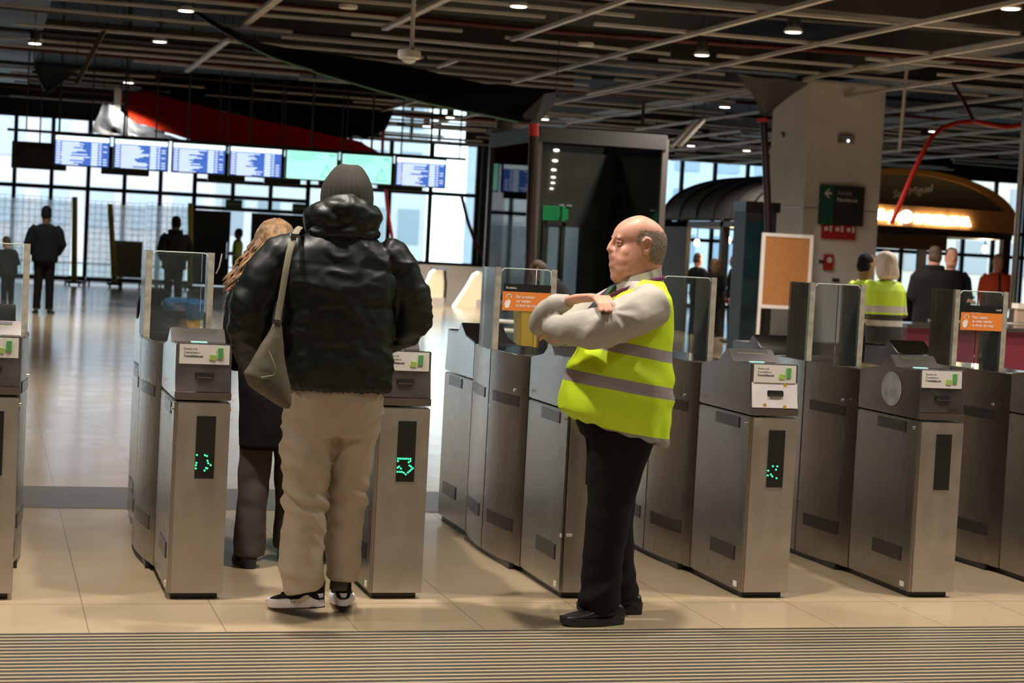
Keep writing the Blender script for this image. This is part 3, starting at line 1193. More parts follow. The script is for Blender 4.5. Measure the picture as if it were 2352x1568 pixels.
link('hair', shell(me, fringe, .0010, .0006, lambda c: c.z > 1.53), M['grey_hair'], gd)
for s in (-1, 1):
    bm = bm_new()
    ell(bm, (s * .033, .0775, 1.650), (.0115, .0115, .0105), 14)
    e = obj('eye', bm, mat('eye white', (.55, .50, .46), .2), gd, smooth=180)
    bm = bm_new()
    ell(bm, (s * .034, .0875, 1.649), (.0050, .0028, .0050), 10)
    obj('iris', bm, M['black'], e, smooth=180)
    bm = bm_new()
    sweep(bm, [(s * .014, .0945, 1.671), (s * .030, .0935, 1.677), (s * .052, .079, 1.671)], [.003, .0042, .0025], 6)
    obj('eyebrow', bm, M['grey_hair'], gd, smooth=60)
    bm = bm_new()
    sweep(bm, [(s * .016, .086, 1.657), (s * .033, .0895, 1.6575), (s * .050, .077, 1.653)], [.005, .0075, .005], 8)
    sweep(bm, [(s * .018, .084, 1.641), (s * .033, .0865, 1.640), (s * .048, .076, 1.643)], [.004, .005, .004], 8)
    obj('eyelids', bm, M['skin'], gd, smooth=60)
bm = bm_new()
sweep(bm, [(-.022, .100, 1.585), (0, .110, 1.5855), (.022, .100, 1.585)], [.0012, .0018, .0012], 6)
obj('mouth', bm, mat('lip', (.40, .17, .13), .5), gd, smooth=60)

# shirt sleeves
bm = bm_new()
sect(bm, [(1.10, 0, .03, .19, .17), (1.25, 0, .0, .20, .14), (1.40, 0, -.03, .19, .11), (1.465, 0, -.025, .13, .095), (1.495, 0, -.02, .085, .085)])
sweep(bm, [(-.13, -.03, 1.40), (-.205, -.02, 1.385), (-.245, .08, 1.345), (-.262, .20, 1.295), (-.262, .285, 1.275), (-.22, .33, 1.275), (-.08, .345, 1.275), (.08, .335, 1.27)], [.085, .092, .096, .094, .085, .070, .056, .046], 16)
sweep(bm, [(.13, -.03, 1.40), (.205, -.02, 1.385), (.27, .10, 1.31), (.29, .25, 1.245), (.22, .335, 1.275), (.10, .35, 1.335), (.03, .330, 1.370), (-.05, .297, 1.386)], [.085, .088, .085, .075, .066, .054, .046, .036], 16)
sm = solid(bm, .010, 5)


def folds(p):
    # drag lines gathering into the elbow crease on the near arm
    if p.x > -.12 or p.z < 1.15 or p.y < -.12:
        return 0
    d = (V((p.y, p.z)) - V((.20, 1.37))).length
    a = math.atan2(p.z - 1.37, p.y - .20)
    return .0035 * math.sin(a * 9 + 14 * d + 3 * noise.noise(p * 9)) * math.exp(-((d - .10) / .11) ** 2)


wrinkle(sm, .006, 9, 9, 2, folds)
link('shirt', sm, M['shirt'], gd)
# collar, tie, lanyard
bm = bm_new()
n = 40
lo, hi, hi2, lo2 = [], [], [], []
for k in range(n + 1):
    a = PI / 2 + .12 + (2 * PI - .24) * k / n
    c, s = math.cos(a), math.sin(a)
    top = 1.526 - .032 * s
    bot = top - .040 - .012 * max(0, s)
    rx, ry = .090, (.094 if s > 0 else .108)
    for lst, r, z in ((lo, 1.06, bot), (hi, .99, top), (hi2, .95, top - .002), (lo2, .99, bot)):
        lst.append(V((c * rx * r, -.018 + s * ry * r, z)))
q = [[bm.verts.new(p) for p in l] for l in (lo, hi, hi2, lo2)]
for a, b in zip(q, q[1:] + q[:1]):
    for i in range(n):
        bm.faces.new((a[i], a[i + 1], b[i + 1], b[i]))
bmesh.ops.recalc_face_normals(bm, faces=bm.faces)
obj('collar', bm, M['shirt'], gd, smooth=60)
bm = bm_new()
sweep(bm, [(0, .078, 1.462), (0, .098, 1.447), (0, .118, 1.425), (0, .165, 1.38), (0, .20, 1.31)], [(.020, .012), (.022, .014), (.018, .007), (.028, .006), (.036, .006)], 10, side=(1, 0, 0))
obj('tie', bm, mat('dark green tie', (.010, .05, .032), .6), gd, smooth=60)
bm = bm_new()
for s in (-1, 1):
    sweep(bm, [(0, -.142, 1.512), (s * .055, -.128, 1.508), (s * .098, -.06, 1.497), (s * .104, .0, 1.475), (s * .082, .075, 1.445), (s * .045, .135, 1.405), (s * .012, .205, 1.33), (0, .24, 1.24)], [(.009, .0022)] * 8, 6, side=(0, .2, 1))
obj('lanyard', bm, mat('purple lanyard', (.16, .03, .13), .55), gd, smooth=60)

# fluorescent vest: big belly, reflective bands, grey binding
bm = bm_new()
VS = [(.812, 0, -.005, .215, .178), (.86, 0, .035, .228, .222), (.90, 0, .050, .236, .248), (.97, 0, .046, .243, .250), (1.05, 0, .040, .240, .242), (1.12, 0, .030, .232, .226), (1.20, 0, .015, .222, .200),
      (1.28, 0, -.008, .214, .174), (1.36, 0, -.028, .206, .152), (1.42, 0, -.036, .194, .132), (1.46, 0, -.034, .160, .122), (1.488, 0, -.032, .118, .112), (1.50, 0, -.03, .10, .104)]
rings = []
for z, cx, cy, rx, ry in VS:
    r = []
    for k in range(40):
        a = 2 * PI * k / 40
        c, s = math.cos(a), math.sin(a)
        zz = z
        if z < 1.0:
            zz += .045 * s * (1 - (z - .8) / .2)           # hem rides up over the belly
        if z > 1.44 and s > 0:
            zz -= .07 * s ** 1.5 * (z - 1.44) / .06
        r.append(V((cx + rx * math.copysign(abs(c) ** .87, c), cy + ry * math.copysign(abs(s) ** .87, s), zz)))
    rings.append(r)
loft(bm, rings)
vm = solid(bm, .011, 3)


def vest_folds(p):
    d = .006 * math.sin((p.z * 1.0 - p.y * .75) * 42 + 4 * noise.noise(p * 5)) * max(0, noise.noise(p * 4 + V((5, 1, 2))) + .25)
    if p.z < .95:
        d += .005 * math.sin(math.atan2(p.x, p.y) * 13) * (.95 - p.z) / .14
    return d


wrinkle(vm, .009, 6, 6, 5, vest_folds)
GREY = (.30, .265, .27)
vest_mat = banded('fluorescent vest cloth', (.60, .83, .010), [(1.006, 1.058, GREY), (1.165, 1.215, GREY), (.70, .8355, (.26, .26, .25))], 2, .6, slope=-.145, wob=.006, bump=.45, bs=9)
link('safety_vest', vm, vest_mat, gd)
# trousers
bm = bm_new()
sect(bm, [(.80, 0, .01, .185, .175), (.88, 0, .02, .20, .20), (.95, 0, .03, .20, .21), (1.0, 0, .03, .18, .19)])
sweep(bm, [(-.095, .035, .84), (-.098, .060, .70), (-.098, .080, .52), (-.098, .095, .35), (-.098, .100, .20), (-.098, .105, .125), (-.098, .11, .055)], [(.100, .150), (.098, .128), (.090, .105), (.080, .092), (.078, .088), (.086, .088), (.075, .088)], 18, side=(1, 0, 0))
sweep(bm, [(.095, .0, .84), (.098, .00, .70), (.098, -.005, .52), (.098, -.020, .35), (.098, -.035, .20), (.098, -.050, .125), (.098, -.060, .06)], [(.100, .150), (.098, .125), (.090, .100), (.078, .084), (.075, .082), (.082, .090), (.075, .084)], 18, side=(1, 0, 0))
tm = solid(bm, .011, 5)
wrinkle(tm, .006, 6, 7, 3, lambda p: (.010 * math.sin(p.z * 62 + 4 * p.y / .1) * max(0, 1 - p.z / .28)) + .004 * max(0, noise.noise(V((p.x * 9, p.y * 9, p.z * 16)))))
link('trousers', tm, M['black_cloth'], gd)
shoe('shoe', gd, (-.105, .005, 0), .10, 0, .285, 'leather', 'rubber', .052, .034)
shoe('shoe', gd, (.100, -.155, 0), -.28, 0, .285, 'leather', 'rubber', .052, .034)

# ---------------------------------------------------------------- the man in the puffer jacket, from behind
mn = thing('person', 'tall man seen from behind in a dark puffer jacket, beige trousers and knitted hat', 'person', (1.42, 7.60, 0), 0)
bm = bm_new()
hx = .022
Tm = lambda p: V((p.x + hx, p.y + .045, p.z + .135))
add_head(bm, HEAD_SECS, Tm)
sect(bm, [(.90, 0, 0, .15, .11), (1.10, 0, 0, .15, .11), (1.35, 0, .0, .17, .11), (1.48, .0, .0, .15, .09), (1.56, .01, .01, .06, .06)])
sweep(bm, [(-.10, 0, .95), (-.102, .005, .5), (-.055, .01, .10)], [.075, .055, .035], 12)
sweep(bm, [(.095, .01, .95), (.092, .09, .5), (.088, .12, .12)], [.075, .055, .035], 12)
sweep(bm, [(-.16, 0, 1.50), (-.30, -.01, 1.44), (-.375, .0, 1.20), (-.30, .20, 1.06), (-.27, .26, 1.05)], [.05, .045, .04, .032, .026], 12)
sweep(bm, [(.16, 0, 1.50), (.25, -.01, 1.44), (.335, .0, 1.25), (.22, .24, 1.16), (.19, .30, 1.16)], [.05, .045, .04, .032, .026], 12)
add_hand(bm, (-.27, .26, 1.05), (.3, 1, -.1), (-.3, .1, 1), 1.0, 1, .5)
add_hand(bm, (.19, .30, 1.16), (-.3, 1, 0), (.3, .1, 1), 1.0, -1, .5)
link('body', solid(bm, .008, 3), M['skin'], mn)
# knitted hat with ribs
bm = bm_new()
rings = []
for z, rx, ry in ((1.715, .106, .122), (1.735, .108, .126), (1.78, .109, .126), (1.815, .106, .120), (1.84, .098, .112), (1.865, .085, .098), (1.888, .070, .080), (1.905, .056, .064), (1.914, .040, .046), (1.917, .014, .016)):
    r = []
    for k in range(120):
        a = 2 * PI * k / 120
        rib = 1 + .022 * math.cos(30 * a)
        dent = .004 * math.cos(a * 3 + 1) if 1.86 < z < 1.916 else 0
        r.append(V((hx - .004 + rx * rib * math.cos(a) + (.02 * (1.80 - z) if z < 1.8 else 0), .03 + ry * rib * math.sin(a), z + dent)))
    rings.append(r)
loft(bm, rings)
obj('hat', bm, M['hat'], mn, smooth=60)
# jacket
bm = bm_new()
sect(bm, [(.972, 0, .0, .228, .168), (.99, 0, 0, .236, .178), (1.08, -.002, 0, .238, .185), (1.20, -.004, .0, .236, .185), (1.32, -.006, -.005, .240, .182), (1.42, -.010, -.01, .250, .172), (1.50, -.012, -.01, .245, .155),
          (1.56, -.012, -.01, .205, .135), (1.61, -.008, -.01, .150, .115), (1.65, .0, -.005, .120, .105)], 36, 2.5)
sweep(bm, [(-.17, -.01, 1.545), (-.255, -.015, 1.520), (-.320, -.02, 1.44), (-.362, -.02, 1.33), (-.372, .0, 1.22), (-.350, .04, 1.12), (-.325, .14, 1.06), (-.29, .24, 1.05)], [.085, .088, .090, .090, .085, .076, .066, .052], 18)
sweep(bm, [(.16, -.01, 1.545), (.215, -.015, 1.525), (.268, -.02, 1.44), (.308, -.02, 1.34), (.322, .0, 1.27), (.305, .06, 1.225), (.25, .17, 1.18), (.21, .27, 1.165)], [.085, .085, .085, .082, .078, .072, .062, .050], 18)
jm = solid(bm, .010, 4)


def baffle(p):
    # quilting seams with puckers, sagging unevenly between them
    warp = noise.noise(V((p.x * 4, p.y * 4, p.z * 3)))
    v = p.z + .030 * warp - (.35 * (abs(p.x) - .24) if abs(p.x) > .24 else 0)
    t = (v / .165) % 1.0
    s_ = abs(math.sin(PI * t))
    d = .0090 * (s_ ** .5 - .75) * (.6 + .8 * noise.noise(V((p.x * 5, p.y * 5, p.z * 2 + 7))))
    d += .006 * noise.noise(V((p.x * 20, p.y * 20, p.z * 9))) * (1.25 - s_)
    r1 = 1 - abs(noise.noise(V((p.x * 7 + p.z * 6, p.y * 6, p.z * 13 - p.x * 7))) * 2.2)
    r2_ = 1 - abs(noise.noise(V((p.x * 8 - p.z * 5 + 4, p.y * 6 + 3, p.z * 12 + p.x * 8))) * 2.2)
    d += .013 * max(0, r1) ** 2 * max(0, noise.noise(p * 3.1) + .35) + .011 * max(0, r2_) ** 2 * max(0, noise.noise(p * 2.7 + V((9, 2, 4))) + .3)
    if p.z < 1.0:
        d += .004 * math.sin(math.atan2(p.y, p.x) * 40)
    return d


wrinkle(jm, .005, 8, 10, 4, baffle)
link('jacket', jm, M['puffer'], mn)
# hood lying round the neck
bm = bm_new()
pts = []
for k in range(25):
    a = 2 * PI * k / 24
    c, s = math.cos(a), math.sin(a)
    pts.append((.0 + .112 * c, .015 + .105 * s, 1.690 + .030 * -s - .012 * abs(c)))
rad = [(.062 + .022 * max(0, -math.sin(2 * PI * k / 24)), .056) for k in range(25)]
sweep(bm, pts, rad, 16, side=(0, 0, 1))
ell(bm, (-.004, -.075, 1.685), (.150, .075, .070), 20)
ell(bm, (-.004, -.06, 1.635), (.155, .080, .045), 20)
hm = solid(bm, .010, 5)


def hoodf(p):
    d = .010 * math.sin((p.z - 1.6) * 60 + 3 * p.x * p.x * 20) * .6
    return d + .010 * noise.noise(V((p.x * 18, p.y * 12, p.z * 26))) + (.006 * abs(noise.noise(p * 22)))


wrinkle(hm, .004, 10, 14, 8, hoodf)
link('hood', hm, M['puffer'], mn)
# trousers
bm = bm_new()
sect(bm, [(.78, 0, .0, .190, .135), (.86, -.004, .0, .208, .15), (.94, -.004, .0, .212, .155), (1.02, -.002, .0, .205, .15)])
sweep(bm, [(-.100, .0, .84), (-.108, -.004, .72), (-.104, .002, .56), (-.100, .015, .40), (-.106, .02, .26), (-.102, .02, .17), (-.092, .012, .125), (-.090, .010, .105)], [(.112, .125), (.103, .115), (.093, .100), (.090, .092), (.092, .096), (.088, .098), (.080, .095), (.074, .09)], 20, side=(1, 0, 0))
sweep(bm, [(.095, .01, .84), (.092, .04, .72), (.094, .08, .56), (.092, .11, .40), (.092, .12, .26), (.098, .12, .19), (.100, .12, .165), (.098, .12, .145)], [(.108, .120), (.093, .105), (.083, .092), (.078, .085), (.078, .085), (.072, .085), (.068, .085), (.064, .08)], 20, side=(1, 0, 0))
tm = solid(bm, .011, 5)


def chinof(p):
    r1 = max(0, 1 - abs(noise.noise(V((p.x * 6 + p.z * 3, p.y * 6, p.z * 11 - abs(p.x) * 9)))) * 2.4)
    d = .017 * r1 ** 2 * max(0, .45 + noise.noise(p * 3.3))
    d += .008 * math.sin(p.z * 48 + p.x * 16) * max(0, 1 - (p.z - .08) / .22) if p.z > .08 else 0
    k = math.exp(-((p.z - .50) / .10) ** 2)
    d += .009 * math.sin(p.z * 70 + p.x * 34 + 4 * noise.noise(p * 7)) * k
    seat = math.exp(-((p.z - .80) / .08) ** 2) * math.exp(-(p.x / .06) ** 2)
    return d - .012 * seat


wrinkle(tm, .005, 6, 8, 9, chinof)
link('trousers', tm, M['chino'], mn)
# socks and trainers
for s, x, y, z in ((-1, -.045, .005, .10), (1, .085, .118, .135)):
    bm = bm_new()
    sweep(bm, [(x, y, z - .035), (x, y, z), (x, y, z + .06)], [.045, .043, .045], 14)
    obj('sock', bm, mat('grey sock', (.06, .058, .056), .9), mn, smooth=60)


def trainer(loc, rz, pitch):
    r = shoe('trainer', mn, loc, rz, pitch, .315, 'black_cloth', 'sole_white', .054, .037, .105, .125)
    bm = bm_new()
    box(bm, -.013, .013, -.0195, -.012, .029, .037)
    obj('heel_tab', bm, M['black'], r)
    bm = bm_new()
    for i in range(4):
        for sx in (-1, 1):
            box(bm, sx * .049, sx * .054, .075 + i * .022, .087 + i * .022, .018 + i * .001, .026 + i * .001)
    obj('sole_studs', bm, M['chrome'] if 0 else M['white'], r)
    bm = bm_new()
    box(bm, -.030, .030, .0, .16, -.006, .002)
    obj('outsole', bm, M['rubber'], r, .004)
    return r


trainer((-.030, -.045, .058), .56, -.17)
trainer((.095, .085, .034), -.16, -.10)

# sling bag hanging on his back-left hip
bg = thing('shoulder_bag', 'olive slouchy sling bag hanging behind the left hip of the man in the puffer jacket', 'bag', (1.11, 7.36, 1.05), 0)
bm = bm_new()


def B(px, py, y=7.36):
    return at(px, py, Y=y) - V((1.11, 7.36, 1.05))


rings = []
for (l, r_, t, dy) in (((628, 742), (648, 742), .012, 0), ((614, 768), (650, 772), .030, 0), ((596, 800), (655, 815), .045, .0), ((573, 838), (662, 860), .058, 0), ((558, 858), (668, 890), .062, .0), ((570, 885), (672, 912), .055, 0), ((606, 910), (672, 930), .045, 0), ((636, 930), (668, 940), .025, 0), ((646, 936), (660, 941), .010, 0)):
    a, b = B(*l), B(*r_)
    c = (a + b) / 2
    h = (b - a) / 2
    rings.append([c + h * math.cos(2 * PI * k / 20) + V((0, t * math.sin(2 * PI * k / 20) + .015, 0)) for k in range(20)])
loft(bm, rings)
pm = solid(bm, .008, 4)
wrinkle(pm, .004, 10, 10, 3)
link('pouch', pm, M['olive'], bg)
bm = bm_new()
sweep(bm, [B(617, 805, 7.31), B(628, 830, 7.295), B(634, 852, 7.29), B(628, 862, 7.29), B(600, 867, 7.295)], [.003] * 5, 6)
obj('zip_piping', bm, M['strap'], bg, smooth=60)
bm = bm_new()
sp_ = [B(637, 735, 7.37), B(645, 690, 7.385), B(655, 630, 7.40), B(664, 580, 7.42), B(674, 545, 7.455), B(684, 526, 7.51), B(690, 521, 7.57)]
sweep(bm, sp_, [(.013, .0025)] * 7, 8, side=(1, -.2, 0))
obj('strap', bm, M['strap'], bg, smooth=60)
for q in ((638, 738, 7.365), (676, 541, 7.452)):
    bm = bm_new()
    p = B(*q)
    box(bm, p.x - .016, p.x + .016, p.y - .008, p.y + .004, p.z - .008, p.z + .008)
    obj('buckle', bm, M['chrome'], bg, .003)

# ---------------------------------------------------------------- the blonde woman in the gate lane
wm = thing('person', 'blonde woman in a long black coat bending forward in the lane beyond the puffer jacket', 'person', (1.355, 8.80, 0), 0)
lean = Matrix.Rotation(-.26, 4, 'X')
leanz = Matrix.Rotation(-.01, 4, 'Y')


def Tw(p):
    if p.z < .9:
        return p
    q = p - V((0, 0, .9))
    q = leanz @ (lean @ q)
    return q + V((0, 0, .9))


sc = lambda p: Tw(V((p.x, p.y + .02, p.z - .045)))
bm = bm_new()
add_head(bm, HEAD_SECS, sc)
sect(bm, [(.85, 0, 0, .14, .10), (1.0, 0, 0, .13, .10), (1.25, 0, 0, .15, .10), (1.36, 0, 0, .12, .08), (1.42, 0, 0, .06, .06)], T=Tw)
for s in (-1, 1):
    sweep(bm, [(s * .09, 0, .92), (s * .09, .0 if s < 0 else .10, .5), (s * .09 + (.03 if s > 0 else 0), .0 if s < 0 else .17, .10)], [.07, .05, .036], 12)
    sweep(bm, [(s * .12, 0, 1.36), (s * .178, .0, 1.28), (s * .192, .05, 1.08), (s * .155, .24, 1.02)], [.045, .04, .036, .026], 12, T=Tw)
    w_ = Tw(V((s * .16, .24, 1.02)))
    add_hand(bm, w_, (-s * .2, 1, .1), (0, 0, 1), .9, s, .5)
link('body', solid(bm, .009, 3), M['skin'], wm)
bm = bm_new()
sect(bm, [(.575, -.01, .0, .155, .13), (.70, -.01, .0, .160, .135), (.85, -.01, .0, .165, .14), (1.0, -.01, .0, .168, .14), (1.15, 0, .0, .175, .14), (1.28, 0, 0, .180, .13), (1.36, 0, 0, .15, .115), (1.42, 0, 0, .09, .09), (1.46, 0, .01, .075, .08)], T=Tw)
for s in (-1, 1):
    sweep(bm, [(s * .12, 0, 1.36), (s * .180, .0, 1.29), (s * .195, .02, 1.18), (s * .195, .06, 1.08), (s * .16, .22, 1.02)], [.07, .066, .060, .054, .043], 14, T=Tw)
cm = solid(bm, .013, 4)
wrinkle(cm, .006, 6, 6, 6)
link('coat', cm, M['coat'], wm)
bm = bm_new()
sweep(bm, [(-.075, .0, .70), (-.085, .0, .45), (-.090, .0, .25), (-.092, .0, .10), (-.092, 0, .055)], [.085, .078, .075, .080, .078], 16)
sweep(bm, [(.085, .06, .70), (.10, .12, .45), (.115, .16, .25), (.12, .17, .12), (.12, .17, .06)], [.08, .07, .066, .074, .072], 16)
tm = solid(bm, .012, 4)
wrinkle(tm, .006, 7, 10, 2, lambda p: .006 * noise.noise(p * 60) * max(0, 1 - p.z / .14))
link('trousers', tm, M['brown_cloth'], wm)
shoe('shoe', wm, (-.092, -.06, 0), .1, 0, .25, 'leather', 'rubber', .046)
shoe('shoe', wm, (.12, .11, 0), -.1, 0, .25, 'leather', 'rubber', .046)
# curly blonde hair: a mass of locks over a fused cap, falling to the left
hair_m = mat('curly blonde hair', (.25, .140, .062), .6, var=.6, vs=40, bump=.7, bs=45, stretch=(1, 1, .35), sheen=.2)
bm = bm_new()
hc = sc(V((0, -.012, 1.64)))
ell(bm, hc, (.104, .122, .122), 20)
r3 = random.Random(5)
c2 = bm_new()
for i in range(190):
    a = r3.uniform(-PI * .2, PI * 1.2)
    up0 = r3.uniform(-.06, .098)
    c, s = math.cos(a), -math.sin(a)
    rr0 = math.sqrt(max(.05, 1 - (up0 / .105) ** 2))
    st = hc + V((c * .096 * rr0, s * .112 * rr0, up0))
    ph, fr, cr = r3.uniform(0, 6.3), r3.uniform(1.3, 1.9), r3.uniform(.008, .014)
    ln = r3.uniform(.20, .34) + up0 * .6
    left = max(0, .55 - c) / 1.55
    pts = []
    for j in range(0, 12):
        t = j / 11
        pts.append(st + V((c * .035 * t - .11 * left * t ** 1.3 + cr * min(1, t * 3) * math.sin(ph + j * fr), s * .035 * t + cr * min(1, t * 3) * math.cos(ph + j * fr), -ln * t + .015 * math.sin(t * 3))))
    w = r3.uniform(.005, .009)
    sweep(c2, pts, [w * .7] + [w] * 9 + [w * .7, w * .3], 5)
hm2 = solid(bm, .008, 2)
wrinkle(hm2, .006, 45, 20, 1)
c2.from_mesh(hm2)
obj('hair', c2, hair_m, wm, smooth=180)
# ---------------------------------------------------------------- the farther hall: column, board, totem, glass box, kiosk
# white column
t = thing('column', 'wide white square column with signs on it, right of the yellow vest', 'column', (14.6, 30, 0))
bm = bm_new()
box(bm, -.72, .74, 0, 1.6, 0, 4.85)
obj('shaft', bm, M['paint'], t, .015)
bm = bm_new()
box(bm, -.735, .755, -.015, 1.615, 0, .22)
obj('skirting', bm, mat('brown skirting', (.20, .15, .11), .5), t)
bm = bm_new()
box(bm, -.725, .745, -.004, 1.604, 2.595, 2.61)
obj('joint_line', bm, M['steel_dark'], t)
CX, CY = 14.6, 30.0


def colsign(px0, py0, px1, py1):
    a, b = at(px0, py0, Y=CY - .03), at(px1, py1, Y=CY - .03)
    return a, b


a = at(1933, 472, Y=29.9)
s = thing('direction_sign', 'green and black direction sign with a white left arrow on the white column', 'sign', a)
bm = bm_new()
box(bm, -.43, .43, -.02, .03, -.35, .35)
obj('panel', bm, mat('black sign panel', (.022, .022, .022), .5), s, .006)
bm = bm_new()
box(bm, -.42, -.17, -.026, -.018, -.34, .34)
gp = obj('green_panel', bm, mat('green sign panel', (.008, .085, .045), .5), s)
bm = bm_new()
for q in ([(-.36, .20), (-.28, .28), (-.25, .28), (-.31, .22), (-.22, .22), (-.22, .185), (-.31, .185), (-.25, .12), (-.28, .12)],):
    prism(bm, q, -.031, -.026, 'y')
obj('arrow', bm, M['white'], s)
text('lettering', 'Sortida', .10, M['ink_soft'], s, (-.11, -.024, .19), depth=.002)
text('lettering', 'Numància', .10, M['white'], s, (-.11, -.024, .07), depth=.002)
a = at(1927, 533, Y=29.94)
s = thing('fire_sign', 'row of three red fire equipment signs under the direction sign', 'sign', a)
for i in range(3):
    bm = bm_new()
    box(bm, -.33 + i * .22, -.115 + i * .22, -.012, .04, -.13, .16)
    p_ = obj('red_panel', bm, M['red'], s)
    bm = bm_new()
    cyl(bm, (-.26 + i * .22, -.016, .05), .04, .01, 14, axis='y')
    box(bm, -.19 + i * .22, -.15 + i * .22, -.018, -.01, -.0, .11)
    obj('pictogram', bm, M['white'], p_)
a = at(1903, 602, Y=29.95)
s = thing('fire_alarm', 'small red fire alarm sign box on the white column', 'alarm', a)
bm = bm_new()
box(bm, -.085, .085, -.03, .04, -.14, .14)
obj('panel', bm, M['red'], s, .008)
bm = bm_new()
cyl(bm, (0, -.034, .04), .05, .01, 20, axis='y')
obj('call_point', bm, M['white'], s)
bm = bm_new()
box(bm, -.17, -.10, -.02, .04, -.02, .03)
obj('bracket', bm, M['dark'], s)
a = at(1920, 643, Y=29.97)
s = thing('socket_plate', 'dark little socket plate low on the white column', 'socket', a)
bm = bm_new()
box(bm, -.06, .06, -.015, .02, -.03, .03)
obj('plate', bm, M['dark'], s, .004)
a = at(1943, 321, Y=29.95)
s = thing('emergency_light', 'grey emergency light high on the white column with one bright spot', 'lamp', a)
bm = bm_new()
box(bm, -.14, .14, -.05, .04, -.06, .07)
obj('housing', bm, mat('grey lamp housing', (.25, .24, .23), .4), s, .015)
bm = bm_new()
ell(bm, (.02, -.055, -.02), (.02, .012, .02))
obj('lamp_spot', bm, emis('emergency led', (.9, 1, .95), 6), s, smooth=180)
bm = bm_new()
sweep(bm, [(0, 0, 0), (.0, .03, .05), (0, .08, .06)], .03, 8)
o = obj('bracket_arm', bm, M['steel_dark'], None)
o.location = at(1800, 313, X=13.86)
tag(o, 'small grey bracket on the shaded left face of the white column', 'bracket')

# cork board on a white stand
s = thing('notice_board', 'cork notice board on a white stand in front of the white column', 'notice board', (12.47, 27.5, 0))
bm = bm_new()
for x0, x1, z0, z1 in ((-.45, .45, 2.02, 2.075), (-.45, .45, .855, .91), (-.45, -.395, .91, 2.02), (.395, .45, .91, 2.02)):
    box(bm, x0, x1, -.02, .02, z0, z1)
obj('frame', bm, M['paint'], s)
bm = bm_new()
box(bm, -.40, .40, -.008, .012, .90, 2.03)
obj('cork_sheet', bm, mat('cork', (.42, .175, .055), .85, var=.18, vs=60), s)
for x in (-.45, .41):
    bm = bm_new()
    box(bm, x, x + .04, -.02, .02, .025, .86)
    obj('leg', bm, M['paint'], s)
    bm = bm_new()
    box(bm, x - .01, x + .05, -.25, .25, 0, .03)
    obj('foot', bm, M['paint'], s)

# dark glazed totem behind the board
s = thing('display_totem', 'tall dark totem with a teal glass face left of the cork board', 'totem', (at(1722, 600, Y=29.0).x, 29.0, 0))
bm = bm_new()
box(bm, -.12, .45, 0, .5, 0, 2.45)
obj('housing', bm, M['dark'], s, .01)
bm = bm_new()
box(bm, -.11, .22, -.015, 0, .12, 2.28)
obj('glass_face', bm, mat('teal glass', (.012, .035, .045), .08, coat=1, var=.6, vs=2), s)
bm = bm_new()
box(bm, -.14, .50, -.03, .52, 2.45, 2.62)
obj('cap', bm, M['black'], s, .01)

M['glass_side'] = glass('clear side glass', (.98, .99, .99), .5)
# dark glass box enclosure in the middle of the hall
t = thing('glass_enclosure', 'dark glass enclosure with slim grey posts behind the bald man', 'enclosure', (8.5, 26, 0))
EX0, EX1, ED = -.78, 1.20, 2.6
PG = mat('grey post', (.13, .12, .105), .4, .6)
for x, y in ((EX0, 0), (EX1, 0), (EX1, ED), (EX0, ED)):
    bm = bm_new()
    box(bm, x - .045, x + .045, y - .045, y + .045, 0, 3.35)
    obj('post', bm, PG, t, .006)
for a in ((EX0, EX1, -.06, .06), (EX0, EX1, ED - .06, ED + .06), (EX0 - .06, EX0 + .06, .06, ED - .06), (EX1 - .06, EX1 + .06, .06, ED - .06)):
    bm = bm_new()
    box(bm, *a, 3.20, 3.42)
    obj('head_beam', bm, M['dark'], t, .006)
bm = bm_new()
box(bm, EX0 - .1, EX1 + .1, ED - .3, ED + .1, 3.42, 3.5)
obj('roof_edge', bm, M['dark'], t)
for a, mm in (((EX0 + .045, EX1 - .045, -.008, .008, .05, 3.2), 'glass_dark'), ((EX1 - .008, EX1 + .008, .045, ED - .05, .05, 3.2), 'glass_dark'), ((EX0 - .008, EX0 + .008, .045, ED - .05, .05, 3.2), 'glass_side')):
    bm = bm_new()
    box(bm, *a)
    obj('glass_wall', bm, M[mm], t)
bm = bm_new()
bx0 = at(1232, 500, Y=28.4).x - 8.5
box(bm, bx0, EX1 - .03, ED - .25, ED - .1, 0, 3.2)
obj('rear_wall', bm, mat('black rear wall', (.12, .115, .10), .5, var=.3, vs=2), t)
for i, (px, py) in enumerate(((1278, 345), (1275, 369), (1272, 390), (1271, 407), (1270, 420), (1267, 433))):  # glowing discs stand in for downlights reflected in the enclosure glass
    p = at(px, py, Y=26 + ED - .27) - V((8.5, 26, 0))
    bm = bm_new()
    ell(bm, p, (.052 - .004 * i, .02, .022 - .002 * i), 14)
    obj('painted_reflection', bm, M['lens'], t, smooth=180)
YD = 26 + ED - .26
DG = emis('painted daylight glow', (.42, .55, .66), .45)  # daylight on the doors and slots painted in as emission
for px0, px1 in ((1254, 1283), (1292, 1329)):
    a, b = at(px0, 640, Y=YD), at(px1, 522, Y=YD)
    bm = bm_new()
    box(bm, a.x, b.x, YD - .01, YD + .01, .15, b.z)
    obj('reflected_door', bm, DG, t, world=True)  # stands in for a bright door reflected in the glass
a, b = at(1244, 640, Y=YD), at(1340, 514, Y=YD)
bm = bm_new()
for x0, x1, z0, z1 in ((a.x, b.x, b.z - .06, b.z + .02), (a.x - .03, a.x + .03, 0, b.z), (b.x - .05, b.x + .02, 0, b.z), ((a.x + b.x) / 2 - .04, (a.x + b.x) / 2 + .02, 0, b.z)):
    box(bm, x0, x1, YD - .03, YD + .01, z0, z1)
obj('door_frame', bm, mat('grey door frame', (.16, .15, .14), .4, .5), t, world=True)
